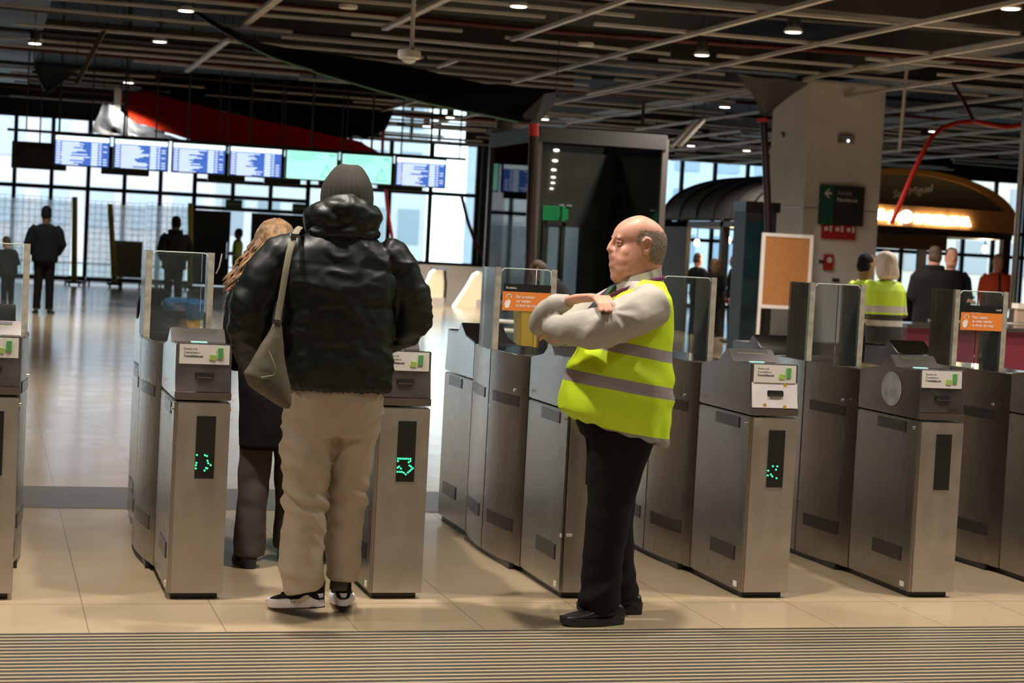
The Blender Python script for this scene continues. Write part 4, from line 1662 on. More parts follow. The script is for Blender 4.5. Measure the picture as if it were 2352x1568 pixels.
for px0, py0, px1, py1 in ((1436, 395, 1446, 462), (1457, 395, 1474, 463), (1481, 393, 1488, 460), (1452, 487, 1472, 500)):
    a, b = at(px0, py1, Y=YD), at(px1, py0, Y=YD)
    bm = bm_new()
    box(bm, a.x, b.x, YD - .012, YD + .01, a.z, b.z)
    obj('slot_window', bm, DG, t, world=True)
a = at(1280, 490, Y=YD - .03)
bm = bm_new()
lb = bm_new()
r4 = random.Random(4)
for k in range(7):
    z = a.z + .095 - k * .034
    x = a.x - .24
    while x < a.x + .02:
        w = r4.uniform(.02, .05)
        box(bm, x, x + w, YD - .04, YD - .03, z, z + .017)
        x += w + .010
    box(bm, a.x + .08, a.x + .08 + r4.choice((.06, .1)), YD - .04, YD - .03, z, z + .017)
obj('led_rows', bm, emis('dim green led', (.02, .8, .22), .8), t, world=True)
bm = bm_new()
for x0, x1 in ((.03, .11), (.15, .24)):
    box(bm, a.x + x0, a.x + x1, YD - .04, YD - .03, a.z + .125, a.z + .15)
obj('clock_digits', bm, emis('dim white led', (.7, .75, .8), .6), t, world=True)

# round grey pipe column left of the enclosure
bm = bm_new()
cyl(bm, (0, 0, 2.3), .20, 4.6, 28)
o = obj('pipe_column', bm, mat('grey brown column', (.10, .09, .08), .5, .3), None, smooth=40)
o.location = at(1147, 500, Y=41)
o.location.z = 0
tag(o, 'slim round grey column left of the dark glass enclosure', 'column')

# arched kiosk
KX, KY, KW, KD = 16.95, 32.0, 2.36, 7.0
kz, kh = 2.46, 1.04
t = thing('kiosk', 'arched bar kiosk with a glowing sign and dark barrel roof behind the white column', 'kiosk', (KX, KY, 0))
N_ = 28
arc = [(-KW * math.cos(PI * k / N_), kz + kh * math.sin(PI * k / N_) ** .9) for k in range(N_ + 1)]
bm = bm_new()
prism(bm, arc + [(x * .975, z - .05) for x, z in reversed(arc)], .05, KD, 'y')
obj('roof_vault', bm, mat('dark ribbed roofing', (.055, .050, .048), .6, var=.2, vs=3), t, smooth=30)
for k in range(8):
    y = .05 + (KD - .1) * k / 7
    bm = bm_new()
    prism(bm, [(x * 1.012, z + .025) for x, z in arc] + [(x, z) for x, z in reversed(arc)], y - .03, y + .03, 'y')
    obj('roof_rib', bm, M['dark'], t, smooth=30)
bm = bm_new()
prism(bm, [(x * 1.02, z + .03) for x, z in arc] + [(x * .955, z - .07) for x, z in reversed(arc)], -.10, .05, 'y')
obj('arch_trim', bm, mat('amber painted arch trim', (.42, .20, .05), .5), t, smooth=30)
bm = bm_new()
prism(bm, [(x * .96, z - .06) for x, z in arc], .0, .04, 'y')
obj('gable_panel', bm, mat('olive brown gable', (.12, .11, .075), .6), t)
bm = bm_new()
box(bm, -KW, KW, -.12, .0, 2.42, 2.82)
fas = obj('sign_fascia', bm, mat('warm wood fascia', (.42, .20, .07), .5, var=.2, vs=4), t)
SIGN = emis('lit sign letters', (1.0, .78, .45), 18.0)
lx = at(2014, 489, Y=31.86).x - KX
text('lettering', 'Enjoy', .27, SIGN, fas, (lx, -.16, 2.53), depth=.02, bold=.006)
lx2 = at(2100, 500, Y=31.86).x - KX
text('lettering', 'BARCELONA', .24, SIGN, fas, (lx2, -.16, 2.50), depth=.02, bold=.006, spacing=.80)
c_ = at(2082, 488, Y=31.86)
bm = bm_new()
cyl(bm, (c_.x - KX, -.15, 2.61), .125, .04, 24, axis='y')
lg = obj('round_logo', bm, emis('white logo disc', (.9, .92, 1.0), 3.0), fas)
bm = bm_new()
for k in range(5):
    cyl(bm, (c_.x - KX + .06 * math.cos(1.2 + k * 1.256), -.175, 2.61 + .06 * math.sin(1.2 + k * 1.256)), .018, .012, 10, axis='y')
o_ = obj('logo_dots', bm, M['black'], t)
lx3 = at(2056, 447, Y=31.9)
tb = text_bm('San Miguel', .20, 'LEFT', .006, .003, 1.0, .25)
bmesh.ops.transform(tb, matrix=Matrix.Translation((lx3.x - KX, -.01, lx3.z - .06)) @ Matrix.Rotation(-.20, 4, 'Y') @ Matrix.Rotation(PI / 2, 4, 'X'), verts=tb.verts)
obj('script_lettering', tb, mat('cream script paint', (.75, .66, .52), .5), t)
for x, y in ((-KW + .08, .15), (KW - .08, .15), (-KW + .08, KD - .1), (KW - .08, KD - .1), (-KW + .08, KD * .5), (KW - .08, KD * .5), (-KW + .5, KD - .1), (.4, KD - .1)):
    bm = bm_new()
    box(bm, x - .08, x + .08, y - .08, y + .08, 0, kz)
    obj('post', bm, M['dark'], t)
bm = bm_new()
box(bm, -KW, KW, .04, KD, 2.28, 2.40)
obj('canopy_frame', bm, M['dark'], t)
bm = bm_new()
box(bm, -KW + .2, 1.2, .5, 1.1, 2.0, 2.28)
obj('menu_pelmet', bm, mat('brown pelmet', (.13, .085, .045), .6), t)
bm = bm_new()
box(bm, -1.35, -.55, 2.6, 2.75, 1.1, 2.0)
obj('yellow_panel', bm, mat('yellow panel', (.55, .32, .05), .6, var=.3, vs=5), t)
bm = bm_new()
box(bm, -KW + .2, KW - .2, 1.1, 1.8, 0, 1.08)
box(bm, -KW + .15, KW - .15, 1.05, 1.85, 1.08, 1.13)
obj('counter', bm, M['wall_dark'], t, .01)
bm = bm_new()
box(bm, -KW, -KW + .1, 5.45, KD, 0, 2.4)
obj('side_wall', bm, M['wall_dark'], t)
KL = []
for i, (px, py, yy, lab) in enumerate(((1601, 557, 37.0, 'leftmost glowing pendant bulb under the dark kiosk roof'), (1673, 551, 36.0, 'middle glowing pendant bulb under the dark kiosk roof'), (1702, 556, 36.0, 'glowing pendant bulb beside the teal totem'), (2262, 572, 33.2, 'glowing pendant bulb right of the dark coated pair'), (2190, 525, 33.0, 'pendant bulb right under the lit kiosk sign'))):
    p = at(px, py, Y=yy)
    q = thing('pendant_bulb', lab, 'lamp', p, 0, 'pendant bulbs of the bar kiosk')
    bm = bm_new()
    ell(bm, (0, 0, 0), (.06, .06, .075), 16)
    obj('bulb', bm, emis('warm bulb %d' % i, (1, .72, .35), 14), q, smooth=180)
    bm = bm_new()
    cyl(bm, (0, 0, max(.1, 2.27 - p.z) / 2), .012, max(.1, 2.27 - p.z), 8)
    obj('flex', bm, M['black'], q)
    if i in (1, 3, 4):
        l = bpy.data.lights.new('bulb glow', 'POINT')
        l.energy = 90
        l.color = (1, .7, .4)
        l.shadow_soft_size = .08
        lo_ = bpy.data.objects.new('bulb_glow', l)
        COL.objects.link(lo_)
        lo_.parent = q
        lo_.location = (0, 0, -.12)

# maroon desk, beige counter, steel pole at right
p0, p1 = at(2085, 735, Y=20.0), at(2260, 735, Y=20.0)
s = thing('service_desk', 'maroon fronted desk with a dark top and steel rail at right', 'desk', (p0.x, 20.0, 0))
W_ = p1.x - p0.x + 1.2
bm = bm_new()
box(bm, 0, W_, 0, .6, 0, .90)
obj('front', bm, mat('maroon laminate', (.12, .014, .03), .35), s)
bm = bm_new()
box(bm, -.04, W_ + .04, -.06, .66, .90, .95)
obj('top', bm, mat('glossy dark top', (.04, .035, .03), .12), s, .008)
bm = bm_new()
sweep(bm, [(.27, .0, .99), (.30, .0, 1.0), (W_, 0, 1.0)], .022, 12)
obj('rail', bm, M['chrome'], s, smooth=60)
pp = at(2335, 560, Y=23)
bm = bm_new()
cyl(bm, (0, 0, 2.3), .045, 4.6, 20)
o = obj('steel_pole', bm, M['steel'], None, smooth=40)
o.location = (pp.x, pp.y, 0)
tag(o, 'slim steel pole at the right edge before the kiosk', 'pole')
pp = at(2338, 700, Y=22)
s = thing('partition', 'beige partition panel at the right edge behind the last gate', 'partition', (pp.x, 22, 0))
bm = bm_new()
box(bm, 0, 2.2, 0, .08, 0, 1.15)
obj('panel', bm, mat('beige laminate', (.46, .34, .27), .5), s)
bm = bm_new()
box(bm, -.02, 2.2, -.04, .12, 1.15, 1.22)
obj('ledge', bm, M['paint'], s)

# lit escalator ends
for i, (px, w, lab) in enumerate(((992, .42, 'lit escalator balustrade end nearer the puffer jacket'), (1093, .60, 'brightly lit escalator balustrade end left of the orange gate notice'))):
    p = at(px, 690, Y=47.0)
    s = thing('escalator', lab, 'escalator', (p.x, 47.0, 0), 0, 'escalator ends by the far windows')
    z0 = 0
    prof = [(-w, 0), (-w * .2, .85), (w * .05, .95), (w * .75, .95), (w * .75, 0)]
    bm = bm_new()
    prism(bm, prof, 0, .10, 'y')
    obj('lit_panel', bm, emis('warm lit balustrade %d' % i, (1.0, .86, .55), .6), s)
    bm = bm_new()
    sweep(bm, [(-w - .02, -.02, .0), (-w * .45, -.02, .56), (-w * .2, -.02, .86), (w * .05, -.02, .95)], .03, 8)
    obj('light_strip', bm, emis('warm light strip %d' % i, (1, .95, .75), 3.5), s, smooth=60)
    bm = bm_new()
    box(bm, -w * .1, w * .8, -.06, .16, .95, 1.02)
    obj('handrail', bm, mat('blue grey handrail %d' % i, (.25, .30, .42), .3), s, .02)
    bm = bm_new()
    box(bm, w * .0, w * .75, -.10, .0, 0, .22)
    obj('skirt', bm, M['paint'], s, .02)
    bm = bm_new()
    sweep(bm, [(w * .70, -.05, .0), (w * .80, -.05, .3), (w * .80, -.05, .6), (w * .70, -.05, .94)], .04, 8)
    obj('belt', bm, M['rubber'], s, smooth=60)
p = at(1040, 640, Y=49)
bm = bm_new()
box(bm, -1.6, 1.3, 0, .1, 0, 1.05)
o = obj('guard_wall', bm, M['paint'], None)
o.location = (p.x, 49, 0)
tag(o, 'low pale guard wall behind the escalator ends', 'wall')

# ---------------------------------------------------------------- hanging screens
SY = 36.0
BLUE = emis('blue timetable screen', (.07, .17, .62), 1.0)
ROWS = emis('white timetable text', (.72, .85, 1.0), 1.25)
HEADR = emis('white screen header', (.80, .97, 1.0), 1.6)
PINK = emis('pale red timetable mark', (1.0, .62, .55), 1.0)
MINT = emis('mint alert screen', (.42, 1.0, .80), 1.15)
MINTD = emis('mint alert drawing', (.16, .72, .52), .9)
s_lab = ['leftmost lit departure screen of the hanging row', 'second lit departure screen from the left in the hanging row', 'third lit departure screen from the left in the hanging row', 'fourth lit departure screen, left of the mint alert screens',
         'mint alert screen left of the knitted hat', 'mint alert screen right of the knitted hat', 'rightmost lit departure screen of the hanging row']
rr = random.Random(11)
for i in range(7):
    x = 1.14 + 1.1035 * i
    mint = i in (4, 5)
    s = thing('departure_screen', s_lab[i], 'screen', (x + .5, SY, 3.03), 0, 'hanging row of lit screens')
    bm = bm_new()
    box(bm, -.52, .52, .0, .09, -.295, .295)
    obj('housing', bm, M['black'], s, .01)
    bm = bm_new()
    box(bm, -.495, .495, -.008, .0, -.272, .272)
    pn = obj('screen_panel', bm, MINT if mint else BLUE, s)
    bm = bm_new()
    if mint:
        for tri in ([(.17, -.22), (.43, -.22), (.30, .04)],):
            c = (sum(q[0] for q in tri) / 3, sum(q[1] for q in tri) / 3)
            prism(bm, tri, -.012, -.008, 'y')
        obj('warning_triangle', bm, MINTD, pn)
        bm = bm_new()
        prism(bm, [(.20, -.20), (.40, -.20), (.30, -.0)], -.014, -.012, 'y')
        obj('triangle_field', bm, MINT, pn)
        bm = bm_new()
        box(bm, .292, .308, -.017, -.013, -.13, -.06)
        box(bm, .292, .308, -.017, -.013, -.17, -.15)
        for z, w in ((.22, .62), (.18, .55), (.14, .60), (.10, .40)):
            box(bm, -.46, -.46 + w, -.011, -.008, z, z + .012)
        box(bm, .33, .45, -.011, -.008, .20, .23)
        obj('warning_text', bm, MINTD, pn)
    else:
        box(bm, -.495, .495, -.011, -.008, .185, .272)
        obj('header_bar', bm, HEADR, pn)
        bm = bm_new()
        nr = 9
        for k in range(nr):
            z = .165 - k * .049
            box(bm, -.485, -.40, -.011, -.008, z - .026, z)
            for dz in (0, .024):
                w = rr.uniform(.25, .53) if dz else rr.uniform(.15, .53)
                box(bm, -.38, -.38 + w, -.011, -.008, z - .020 - dz, z - .002 - dz)
            box(bm, .17, .29, -.011, -.008, z - .036, z)
            box(bm, .31, .36, -.011, -.008, z - .024, z)
            if rr.random() < .6:
                box(bm, .39, .46, -.011, -.008, z - .022, z - .004)
        obj('timetable_rows', bm, ROWS, pn)
        if i in (0, 6):
            bm = bm_new()
            for k in (4, 5, 7):
                z = .165 - k * .049
                box(bm, -.395, -.375, -.012, -.008, z - .03, z)
            obj('red_marks', bm, PINK, pn)
s = thing('screen_rail', 'dark hanging rail and rods that carry the row of lit screens', 'rail', (5, SY + .1, 3.36))
bm = bm_new()
box(bm, -4.75, 4.2, -.03, .05, -.03, .02)
obj('beam', bm, M['dark'], s)
for i in range(15):
    x = -4.4 + i * .605
    bm = bm_new()
    cyl(bm, (x, 0, 1.43), .022 if i % 2 else .014, 2.83, 10)
    obj('rod', bm, mat('brown grey rod', (.06, .052, .048), .5) if i == 0 else M['dark'], s, smooth=40)
# black unlit monitors hung lower and farther, back to back with the lit ones
bl = [((28, 318), (152, 397), 'black unlit monitor left of the leftmost lit screen'), ((235, 330), (342, 410), 'black unlit monitor back under the second lit screen'), ((480, 345), (562, 424), 'black unlit monitor back under the fourth lit screen'),
      ((610, 352), (690, 430), 'black unlit monitor back under the first mint screen'), ((735, 360), (850, 436), 'black unlit monitor back behind the knitted hat'), ((870, 368), (970, 444), 'black unlit monitor back under the rightmost lit screen')]
for a, b, lab in bl:
    A, B_ = at(*a, Y=37.6), at(*b, Y=37.6)
    w, h = (B_.x - A.x) / 2, (A.z - B_.z) / 2 - .04
    s = thing('unlit_monitor', lab, 'screen', ((A.x + B_.x) / 2, 37.6, (A.z + B_.z) / 2), 0, 'black monitor backs')
    bm = bm_new()
    box(bm, -w, w, 0, .10, -h, h)
    obj('housing', bm, M['black'], s, .012)
    bm = bm_new()
    box(bm, -w * .5, w * .5, -.05, 0, -h * .5, h * .5)
    obj('back_cover', bm, M['dark'], s, .02)
    bm = bm_new()
    cyl(bm, (0, .05, h + (6.2 - (A.z + B_.z) / 2 - h) / 2), .015, 6.2 - (A.z + B_.z) / 2 - h, 8)
    obj('rod', bm, M['dark'], s)

# ---------------------------------------------------------------- sheets and tarpaulins under the leaking ceiling


def sheet(name, label, cat, rows, m, sag=.05, n=10, mm=6, thick=.006, seed=1, group=None):
    """cloth through rows of hall points, with creases and real thickness"""
    rows = [[V(p) for p in r] for r in rows]

    def samp(r, t):
        x = t * (len(r) - 1)
        i = min(int(x), len(r) - 2)
        return r[i].lerp(r[i + 1], x - i)
    bm = bm_new()
    g = []
    org = rows[0][0].copy()
    for a in range(mm * (len(rows) - 1) + 1):
        v = a / (mm * (len(rows) - 1)) * (len(rows) - 1)
        i = min(int(v), len(rows) - 2)
        line = []
        for b in range(n * 3 + 1):
            t = b / (n * 3)
            p = samp(rows[i], t).lerp(samp(rows[i + 1], t), v - i)
            u = a / (mm * (len(rows) - 1))
            p = p + V((0, sag * 1.5 * math.sin(PI * u) * noise.noise(V((t * 5, u * 3, seed))), sag * noise.noise(V((t * 7, u * 4, seed + 9))) - sag * math.sin(PI * t) * math.sin(PI * u)))
            line.append(bm.verts.new(p - org))
        g.append(line)
    fs = []
    for r0, r1 in zip(g, g[1:]):
        for b in range(len(r0) - 1):
            fs.append(bm.faces.new((r0[b], r0[b + 1], r1[b + 1], r1[b])))
    bmesh.ops.recalc_face_normals(bm, faces=fs)
    bmesh.ops.solidify(bm, geom=fs, thickness=thick)
    o = obj(name, bm, m, None, smooth=60)
    o.location = org
    tag(o, label, cat, group)
    for q in (rows[0][0], rows[0][-1]):
        rb = bm_new()
        sweep(rb, [q - org + V((0, 0, -.01)), V((q.x - org.x, q.y - org.y, 6.2 - org.z))], .008, 5)
        obj('hanging_cord', rb, M['dark'], o)
    return o


A = lambda x, y, Y: at(x, y, Y=Y)
sheet('tarpaulin', 'red tarpaulin hung behind the screens below the navy one', 'tarpaulin', [[A(276, 222, 40), A(330, 207, 40.5), A(450, 243, 41), A(650, 287, 41), A(830, 326, 41)], [A(300, 276, 39), A(370, 300, 39), A(480, 335, 39.5), A(650, 345, 39.8), A(872, 352, 40)]], M['redtarp'], .06)
sheet('tarpaulin', 'navy tarpaulin hung behind the screens above the red one', 'tarpaulin', [[A(290, 200, 42), A(420, 168, 43), A(600, 180, 43.5), A(760, 190, 43.5), A(885, 196, 43.5)], [A(330, 212, 41), A(470, 246, 41.2), A(640, 286, 41.3), A(800, 322, 41.3), A(900, 262, 42)]], M['navytarp'], .06, seed=4)
sheet('tarpaulin', 'navy flap of tarpaulin hanging above the mint screens', 'tarpaulin', [[A(790, 200, 42.6), A(905, 215, 42.6)], [A(800, 300, 41.7), A(902, 262, 42)], [A(840, 318, 41.4), A(885, 300, 41.6)]], M['navytarp'], .04, 4, seed=6)
sheet('plastic_sheet', 'grey plastic sheet sagging above the leftmost screens', 'sheet', [[A(238, 236, 39), A(262, 244, 39), A(300, 276, 39), A(360, 300, 39)], [A(205, 308, 38.6), A(280, 312, 38.6), A(330, 318, 38.6), A(420, 322, 38.6)]], M['greytarp'], .12, 6, seed=3)
sheet('plastic_sheet', 'small pale sheet corner hanging beside the red tarpaulin end', 'sheet', [[A(262, 200, 39.5), A(280, 205, 39.5)], [A(262, 250, 39.3), A(276, 260, 39.3)]], M['paint'], .02, 3, seed=8)
sheet('plastic_sheet', 'grey sheet hanging in a point under the carriers at top left', 'sheet', [[A(78, 152, 31), A(120, 150, 31), A(176, 166, 31)], [A(100, 205, 30.6), A(107, 216, 30.6), A(114, 208, 30.6)]], M['greytarp'], .05, 4, seed=5)
# long black drain sheet running down to its tube
up_ = [(445, 20), (520, 62), (600, 100), (720, 122), (880, 140), (1000, 166), (1120, 196), (1210, 200), (1278, 208)]
lo_ = [(452, 34), (535, 86), (620, 128), (730, 166), (860, 204), (980, 235), (1090, 258), (1190, 278), (1216, 284)]
ys = [27, 26.8, 26.6, 26.4, 26.2, 26.0, 25.7, 25.4, 25.2]
sheet('drain_sheet', 'long black drain sheet sloping down across the ceiling to a red tube', 'sheet', [[A(x, y, Y + .5) for (x, y), Y in zip(up_, ys)], [A((x + u) / 2, (y + v) / 2 + 6, Y) for (x, y), (u, v), Y in zip(up_, lo_, ys)], [A(x, y, Y - .3) for (x, y), Y in zip(lo_, ys)]], M['net'], .03, 12, 5, seed=2)
bm = bm_new()
sweep(bm, [A(x, y + 2, Y - .32) for (x, y), Y in zip(lo_[1:-1], ys[1:])], .012, 8)
o = obj('sheet_hem', bm, M['netedge'], None, smooth=60)
tag(o, 'pale green hem rope along the lower edge of the black drain sheet', 'rope')
s = thing('drain_funnel', 'black drain funnel tip with a red sleeve and a dark hose running to the floor', 'drain hose', (A(1225, 300, 25.1).x, 25.1, 0))
bx = s.location.x


def L_(x, y, Y):
    return A(x, y, Y) - V((bx, 25.1, 0))


bm = bm_new()
loft(bm, [[L_(x, y, 25.1 + dy) for x, y, dy in ((1200, 265, -.15), (1250, 215, -.1), (1275, 212, .2), (1278, 232, .5), (1240, 262, .5), (1195, 262, .2))], [L_(x, y, 25.1 + dy) for x, y, dy in ((1212, 284, -.08), (1228, 284, -.1), (1236, 284, .0), (1236, 285, .1), (1225, 285, .12), (1212, 285, .05))]])
obj('funnel', bm, M['net'], s)
bm = bm_new()
sweep(bm, [L_(1226, 283, 25.1), L_(1226, 312, 25.1)], .075, 14)
obj('sleeve', bm, M['red'], s, smooth=60)
bm = bm_new()
sweep(bm, [L_(1226, 310, 25.1), L_(1223, 400, 25.1), L_(1219, 500, 25.1), L_(1217, 600, 25.1), V((-.02, 0, .02))], .068, 14)
obj('hose', bm, mat('dark hose', (.022, .012, .012), .4), s, smooth=60)
# second funnel beside the column


def L_(x, y, Y):
    return A(x, y, Y) - V((bx, 28, 0))


s = thing('drain_funnel', 'dark grey cone funnel sheet beside the white column with a black hose', 'drain hose', (A(1755, 300, 28).x, 28, 0))
bx = s.location.x
top = [(1690, 165, -.4), (1740, 178, -.9), (1800, 180, -.8), (1858, 190, -.3), (1850, 196, .5), (1780, 180, .8), (1700, 170, .6)]
bm = bm_new()
rings = []
for k in range(7):
    tt = k / 6
    r = []
    for x, y, dy in top:
        e = (1 - tt) ** 1.35
        r.append(L_(1757 + (x - 1757) * (e * .97 + .03), 272 + (y - 272) * (1 - tt), 28 + dy * e * .6))
    rings.append(r)
loft(bm, rings, False)
bmesh.ops.solidify(bm, geom=list(bm.faces), thickness=.01)
obj('cone', bm, mat('grey cone sheet', (.045, .045, .043), .6, bump=.3, bs=4), s, smooth=60)
bm = bm_new()
sweep(bm, [L_(1752, 272, 28), L_(1752, 280, 28)], [.10, .10], 14)
obj('clamp', bm, M['red'], s, smooth=40)
bm = bm_new()
sweep(bm, [L_(1753, 276, 28), L_(1758, 350, 28), L_(1761, 420, 28), L_(1764, 500, 28), L_(1764, 560, 28), V((.1, .0, .02))], .062, 14)
obj('hose', bm, mat('black red hose', (.02, .008, .008), .4), s, smooth=60)
# red hose curving from the ceiling at right
bm = bm_new()
hp = [(2048, 512), (2075, 450), (2096, 400), (2122, 345), (2140, 315), (2165, 293), (2200, 281), (2240, 278), (2275, 286), (2310, 292), (2360, 284)]
sweep(bm, [at(x, y, Y=24 + i * .15) for i, (x, y) in enumerate(hp)], .035, 10)
o = obj('hose', bm, M['red'], None, smooth=60)
tag(o, 'red hose curving down from the ceiling right of the white column', 'hose')
bm = bm_new()
sweep(bm, [at(2188, 190, Y=26), at(2215, 235, Y=25.6), at(2236, 278, Y=24.9)], .03, 8)
o = obj('hose', bm, M['darkred'], None, smooth=60)
tag(o, 'short dark red hose dropping from the ceiling onto the red hose', 'hose')
bm = bm_new()
sweep(bm, [V((at(880, 280, Y=44).x, 44, 6.2)), at(880, 280, Y=44), at(878, 360, Y=44), at(884, 420, Y=44), at(890, 480, Y=44), at(900, 540, Y=44), at(905, 600, Y=44)], .04, 8)
o = obj('hose', bm, M['red'], None, smooth=60)
tag(o, 'thin red hose hanging right of the knitted hat', 'hose')
bm = bm_new()
sweep(bm, [at(1060, 450, Y=50), at(1075, 510, Y=50), at(1095, 565, Y=49.5), at(1125, 610, Y=49)], .05, 8)
o = obj('hose', bm, M['darkred'], None, smooth=60)
tag(o, 'dark red hose drooping by the stone pier right of the far window', 'hose')
# loose white pole bits beside the kiosk
for i, (a, b) in enumerate((((1616, 275), (1560, 335)), ((1592, 283), (1542, 336)))):
    bm = bm_new()
    sweep(bm, [at(*a, Y=34), at(*b, Y=33.8)], .05, 8)
    o = obj('hanging_duct', bm, mat('pale duct sleeve', (.5, .45, .38), .6) if i == 0 else M['paint'], None, smooth=60)
    rb = bm_new()
    q_ = at(*a, Y=34)
    sweep(rb, [q_, V((q_.x, q_.y, 6.2))], .01, 5)
    obj('hanging_cord', rb, M['dark'], o)
    tag(o, ['longer pale duct sleeve hanging above the kiosk roof', 'shorter pale duct sleeve hanging left of the longer one'][i], 'duct')

# dome sensor hung on a pole
p = at(940, 125, Y=18)
s = thing('dome_sensor', 'white dome detector hung on a white pole near the top', 'detector', p)
bm = bm_new()
cyl(bm, (.02, 0, .75), .022, 1.45, 16)
obj('pole', bm, M['trimring'], s, smooth=40)
bm = bm_new()
loft(bm, [[V((math.cos(2 * PI * k / 28) * r, math.sin(2 * PI * k / 28) * r, z)) for k in range(28)] for r, z in ((.03, .05), (.105, .04), (.115, .03), (.115, -.035), (.105, -.045))])
obj('body', bm, M['trimring'], s, smooth=40)
bm = bm_new()
ell(bm, (.0, 0, -.045), (.075, .075, .045), 20)
obj('dome', bm, M['glass_rim'], s, smooth=180)
# other ceiling bits
for i, (px, py, lab) in enumerate(((800, 15, 'pale round ceiling plate left of the pole-hung dome at top'), (1345, 102, 'pale round ceiling plate between carriers at top right of the dome'))):
    bm = bm_new()
    cyl(bm, (0, 0, 0), .12, .05, 24)
    o = obj('ceiling_plate', bm, M['trimring'], None, .008)
    o.location = at(px, py, Z=4.55)
    tag(o, lab, 'ceiling plate')
for i, (px0, py0, px1, py1, yy) in enumerate(((2083, 155, 2065, 350, 28), (1478, 235, 1476, 290, 30))):
    a, b = at(px0, py0, Y=yy), at(px1, py1, Y=yy)
    bm = bm_new()
    sweep(bm, [a, b], .03, 8)
    o = obj('ceiling_rod', bm, M['trimring'] if i == 0 else M['dark'], None, smooth=60)
    tag(o, ['long pale rod hanging from the ceiling right of the white column', 'short dark rod hanging above the dark glass enclosure'][i], 'rod')

# ---------------------------------------------------------------- bins, bags, roll cages
s = thing('waste_bin', 'yellow waste bin with a blue sack folded over its rim, behind the second gate glass', 'bin', V((at(420, 745, Y=20.0).x, 20.0, 0)))
bm = bm_new()
loft(bm, [[V((math.cos(2 * PI * k / 28) * r, math.sin(2 * PI * k / 28) * r, z)) for k in range(28)] for r, z in ((.15, 0), (.19, .78))])
obj('bucket', bm, M['yellow'], s, smooth=40)
bm = bm_new()
for_r = ((.20, .66), (.225, .70), (.22, .78), (.235, .84), (.20, .87), (.10, .88), (.02, .87))
loft(bm, [[V((math.cos(2 * PI * k / 28) * (r + .012 * math.sin(k * 2.1 + z * 30)), math.sin(2 * PI * k / 28) * (r + .01 * math.cos(k * 1.7)), z + .012 * math.sin(k * 1.3))) for k in range(28)] for r, z in for_r])
obj('sack', bm, M['blue_bag'], s, smooth=60)
x_ = at(1217, 745, Y=20.0).x
s = thing('wheeled_bin', 'yellow wheeled bin seen through the glass with the orange notice', 'bin', (x_, 20, 0))
bm = bm_new()
loft(bm, [[V((sx * w, sy * w * .8, z)) for sx, sy in ((-1, -1), (1, -1), (1, 1), (-1, 1))] for w, z in ((.13, .12), (.17, .95))])
obj('body', bm, M['yellow'], s, .02)
bm = bm_new()
box(bm, -.19, .19, -.16, .16, .95, 1.0)
obj('lid', bm, M['yellow'], s, .01)
for sx in (-1, 1):
    bm = bm_new()
    cyl(bm, (sx * .15, -.05, .1), .1, .05, 20, axis='x')
    obj('wheel', bm, M['rubber'], s, smooth=40)
x_ = at(1155, 712, Y=24).x
s = thing('trolley', 'low trolley with two white rails left of the yellow wheeled bin', 'trolley', (x_, 24, 0))
for z in (.62, .50):
    bm = bm_new()
    sweep(bm, [(-.2, 0, z), (.3, .05, z - .02)], .025, 10)
    obj('rail', bm, M['paint'], s, smooth=60)
for x in (-.15, .25):
    bm = bm_new()
    box(bm, x - .02, x + .02, -.03, .03, .0, .62)
    obj('post', bm, M['dark'], s)
x_ = at(340, 705, Y=28).x
bm = bm_new()
s = thing('travel_bag', 'black rounded travel bag standing behind the second gate', 'bag', (x_ + .1, 28, 0))
sect(bm, [(0.02, 0, 0, .2, .14), (.2, 0, 0, .27, .17), (.5, 0, 0, .26, .17), (.68, 0, 0, .20, .14), (.74, 0, 0, .12, .09)], 20)
obj('body', bm, M['black_cloth'], s, smooth=60)
bm = bm_new()
sweep(bm, [(-.08, 0, .72), (-.07, 0, .82), (.07, 0, .82), (.08, 0, .72)], .015, 8)
obj('handle', bm, M['rubber'], s, smooth=60)

M['wire'] = mat('galvanised wire', (.42, .43, .44), .4, .5)
M['wrap'] = glass('milky plastic wrap', (.93, .95, .96), .6, .2, .30, (1.0, 1.0, 1.0), True)
M['yellowpost'] = mat('mustard padded post', (.62, .48, .07), .7)


def cage(name, label, px0, px1, top, Y, mesh_n=9):
    a, b = at(px0, top, Y=Y), at(px1, top, Y=Y)
    w, h = b.x - a.x, max(a.z, b.z)
    s = thing('roll_cage', label, 'roll cage', (a.x, Y, 0), 0, 'wrapped roll cages by the far windows')
    bm = bm_new()
    for i in range(mesh_n + 1):
        x = w * i / mesh_n
        sweep(bm, [(x, 0, .2), (x, 0, h)], .008, 4)
    for i in range(13):
        z = .2 + (h - .2) * i / 12
        sweep(bm, [(0, 0, z), (w, 0, z)], .008, 4)
    obj('wire_side', bm, M['wire'], s)
    bm = bm_new()
    box(bm, 0, w, .03, .05, .2, h * .97)
    obj('plastic_wrap', bm, M['wrap'], s)
    bm = bm_new()
    box(bm, 0, w, 0, .8, .14, .2)
    obj('base', bm, M['dark'], s)
    for x in (.08, w - .08):
        bm = bm_new()
        cyl(bm, (x, .05, .07), .07, .05, 16, axis='x')
        obj('castor', bm, M['rubber'], s, smooth=40)
    return s, w, h


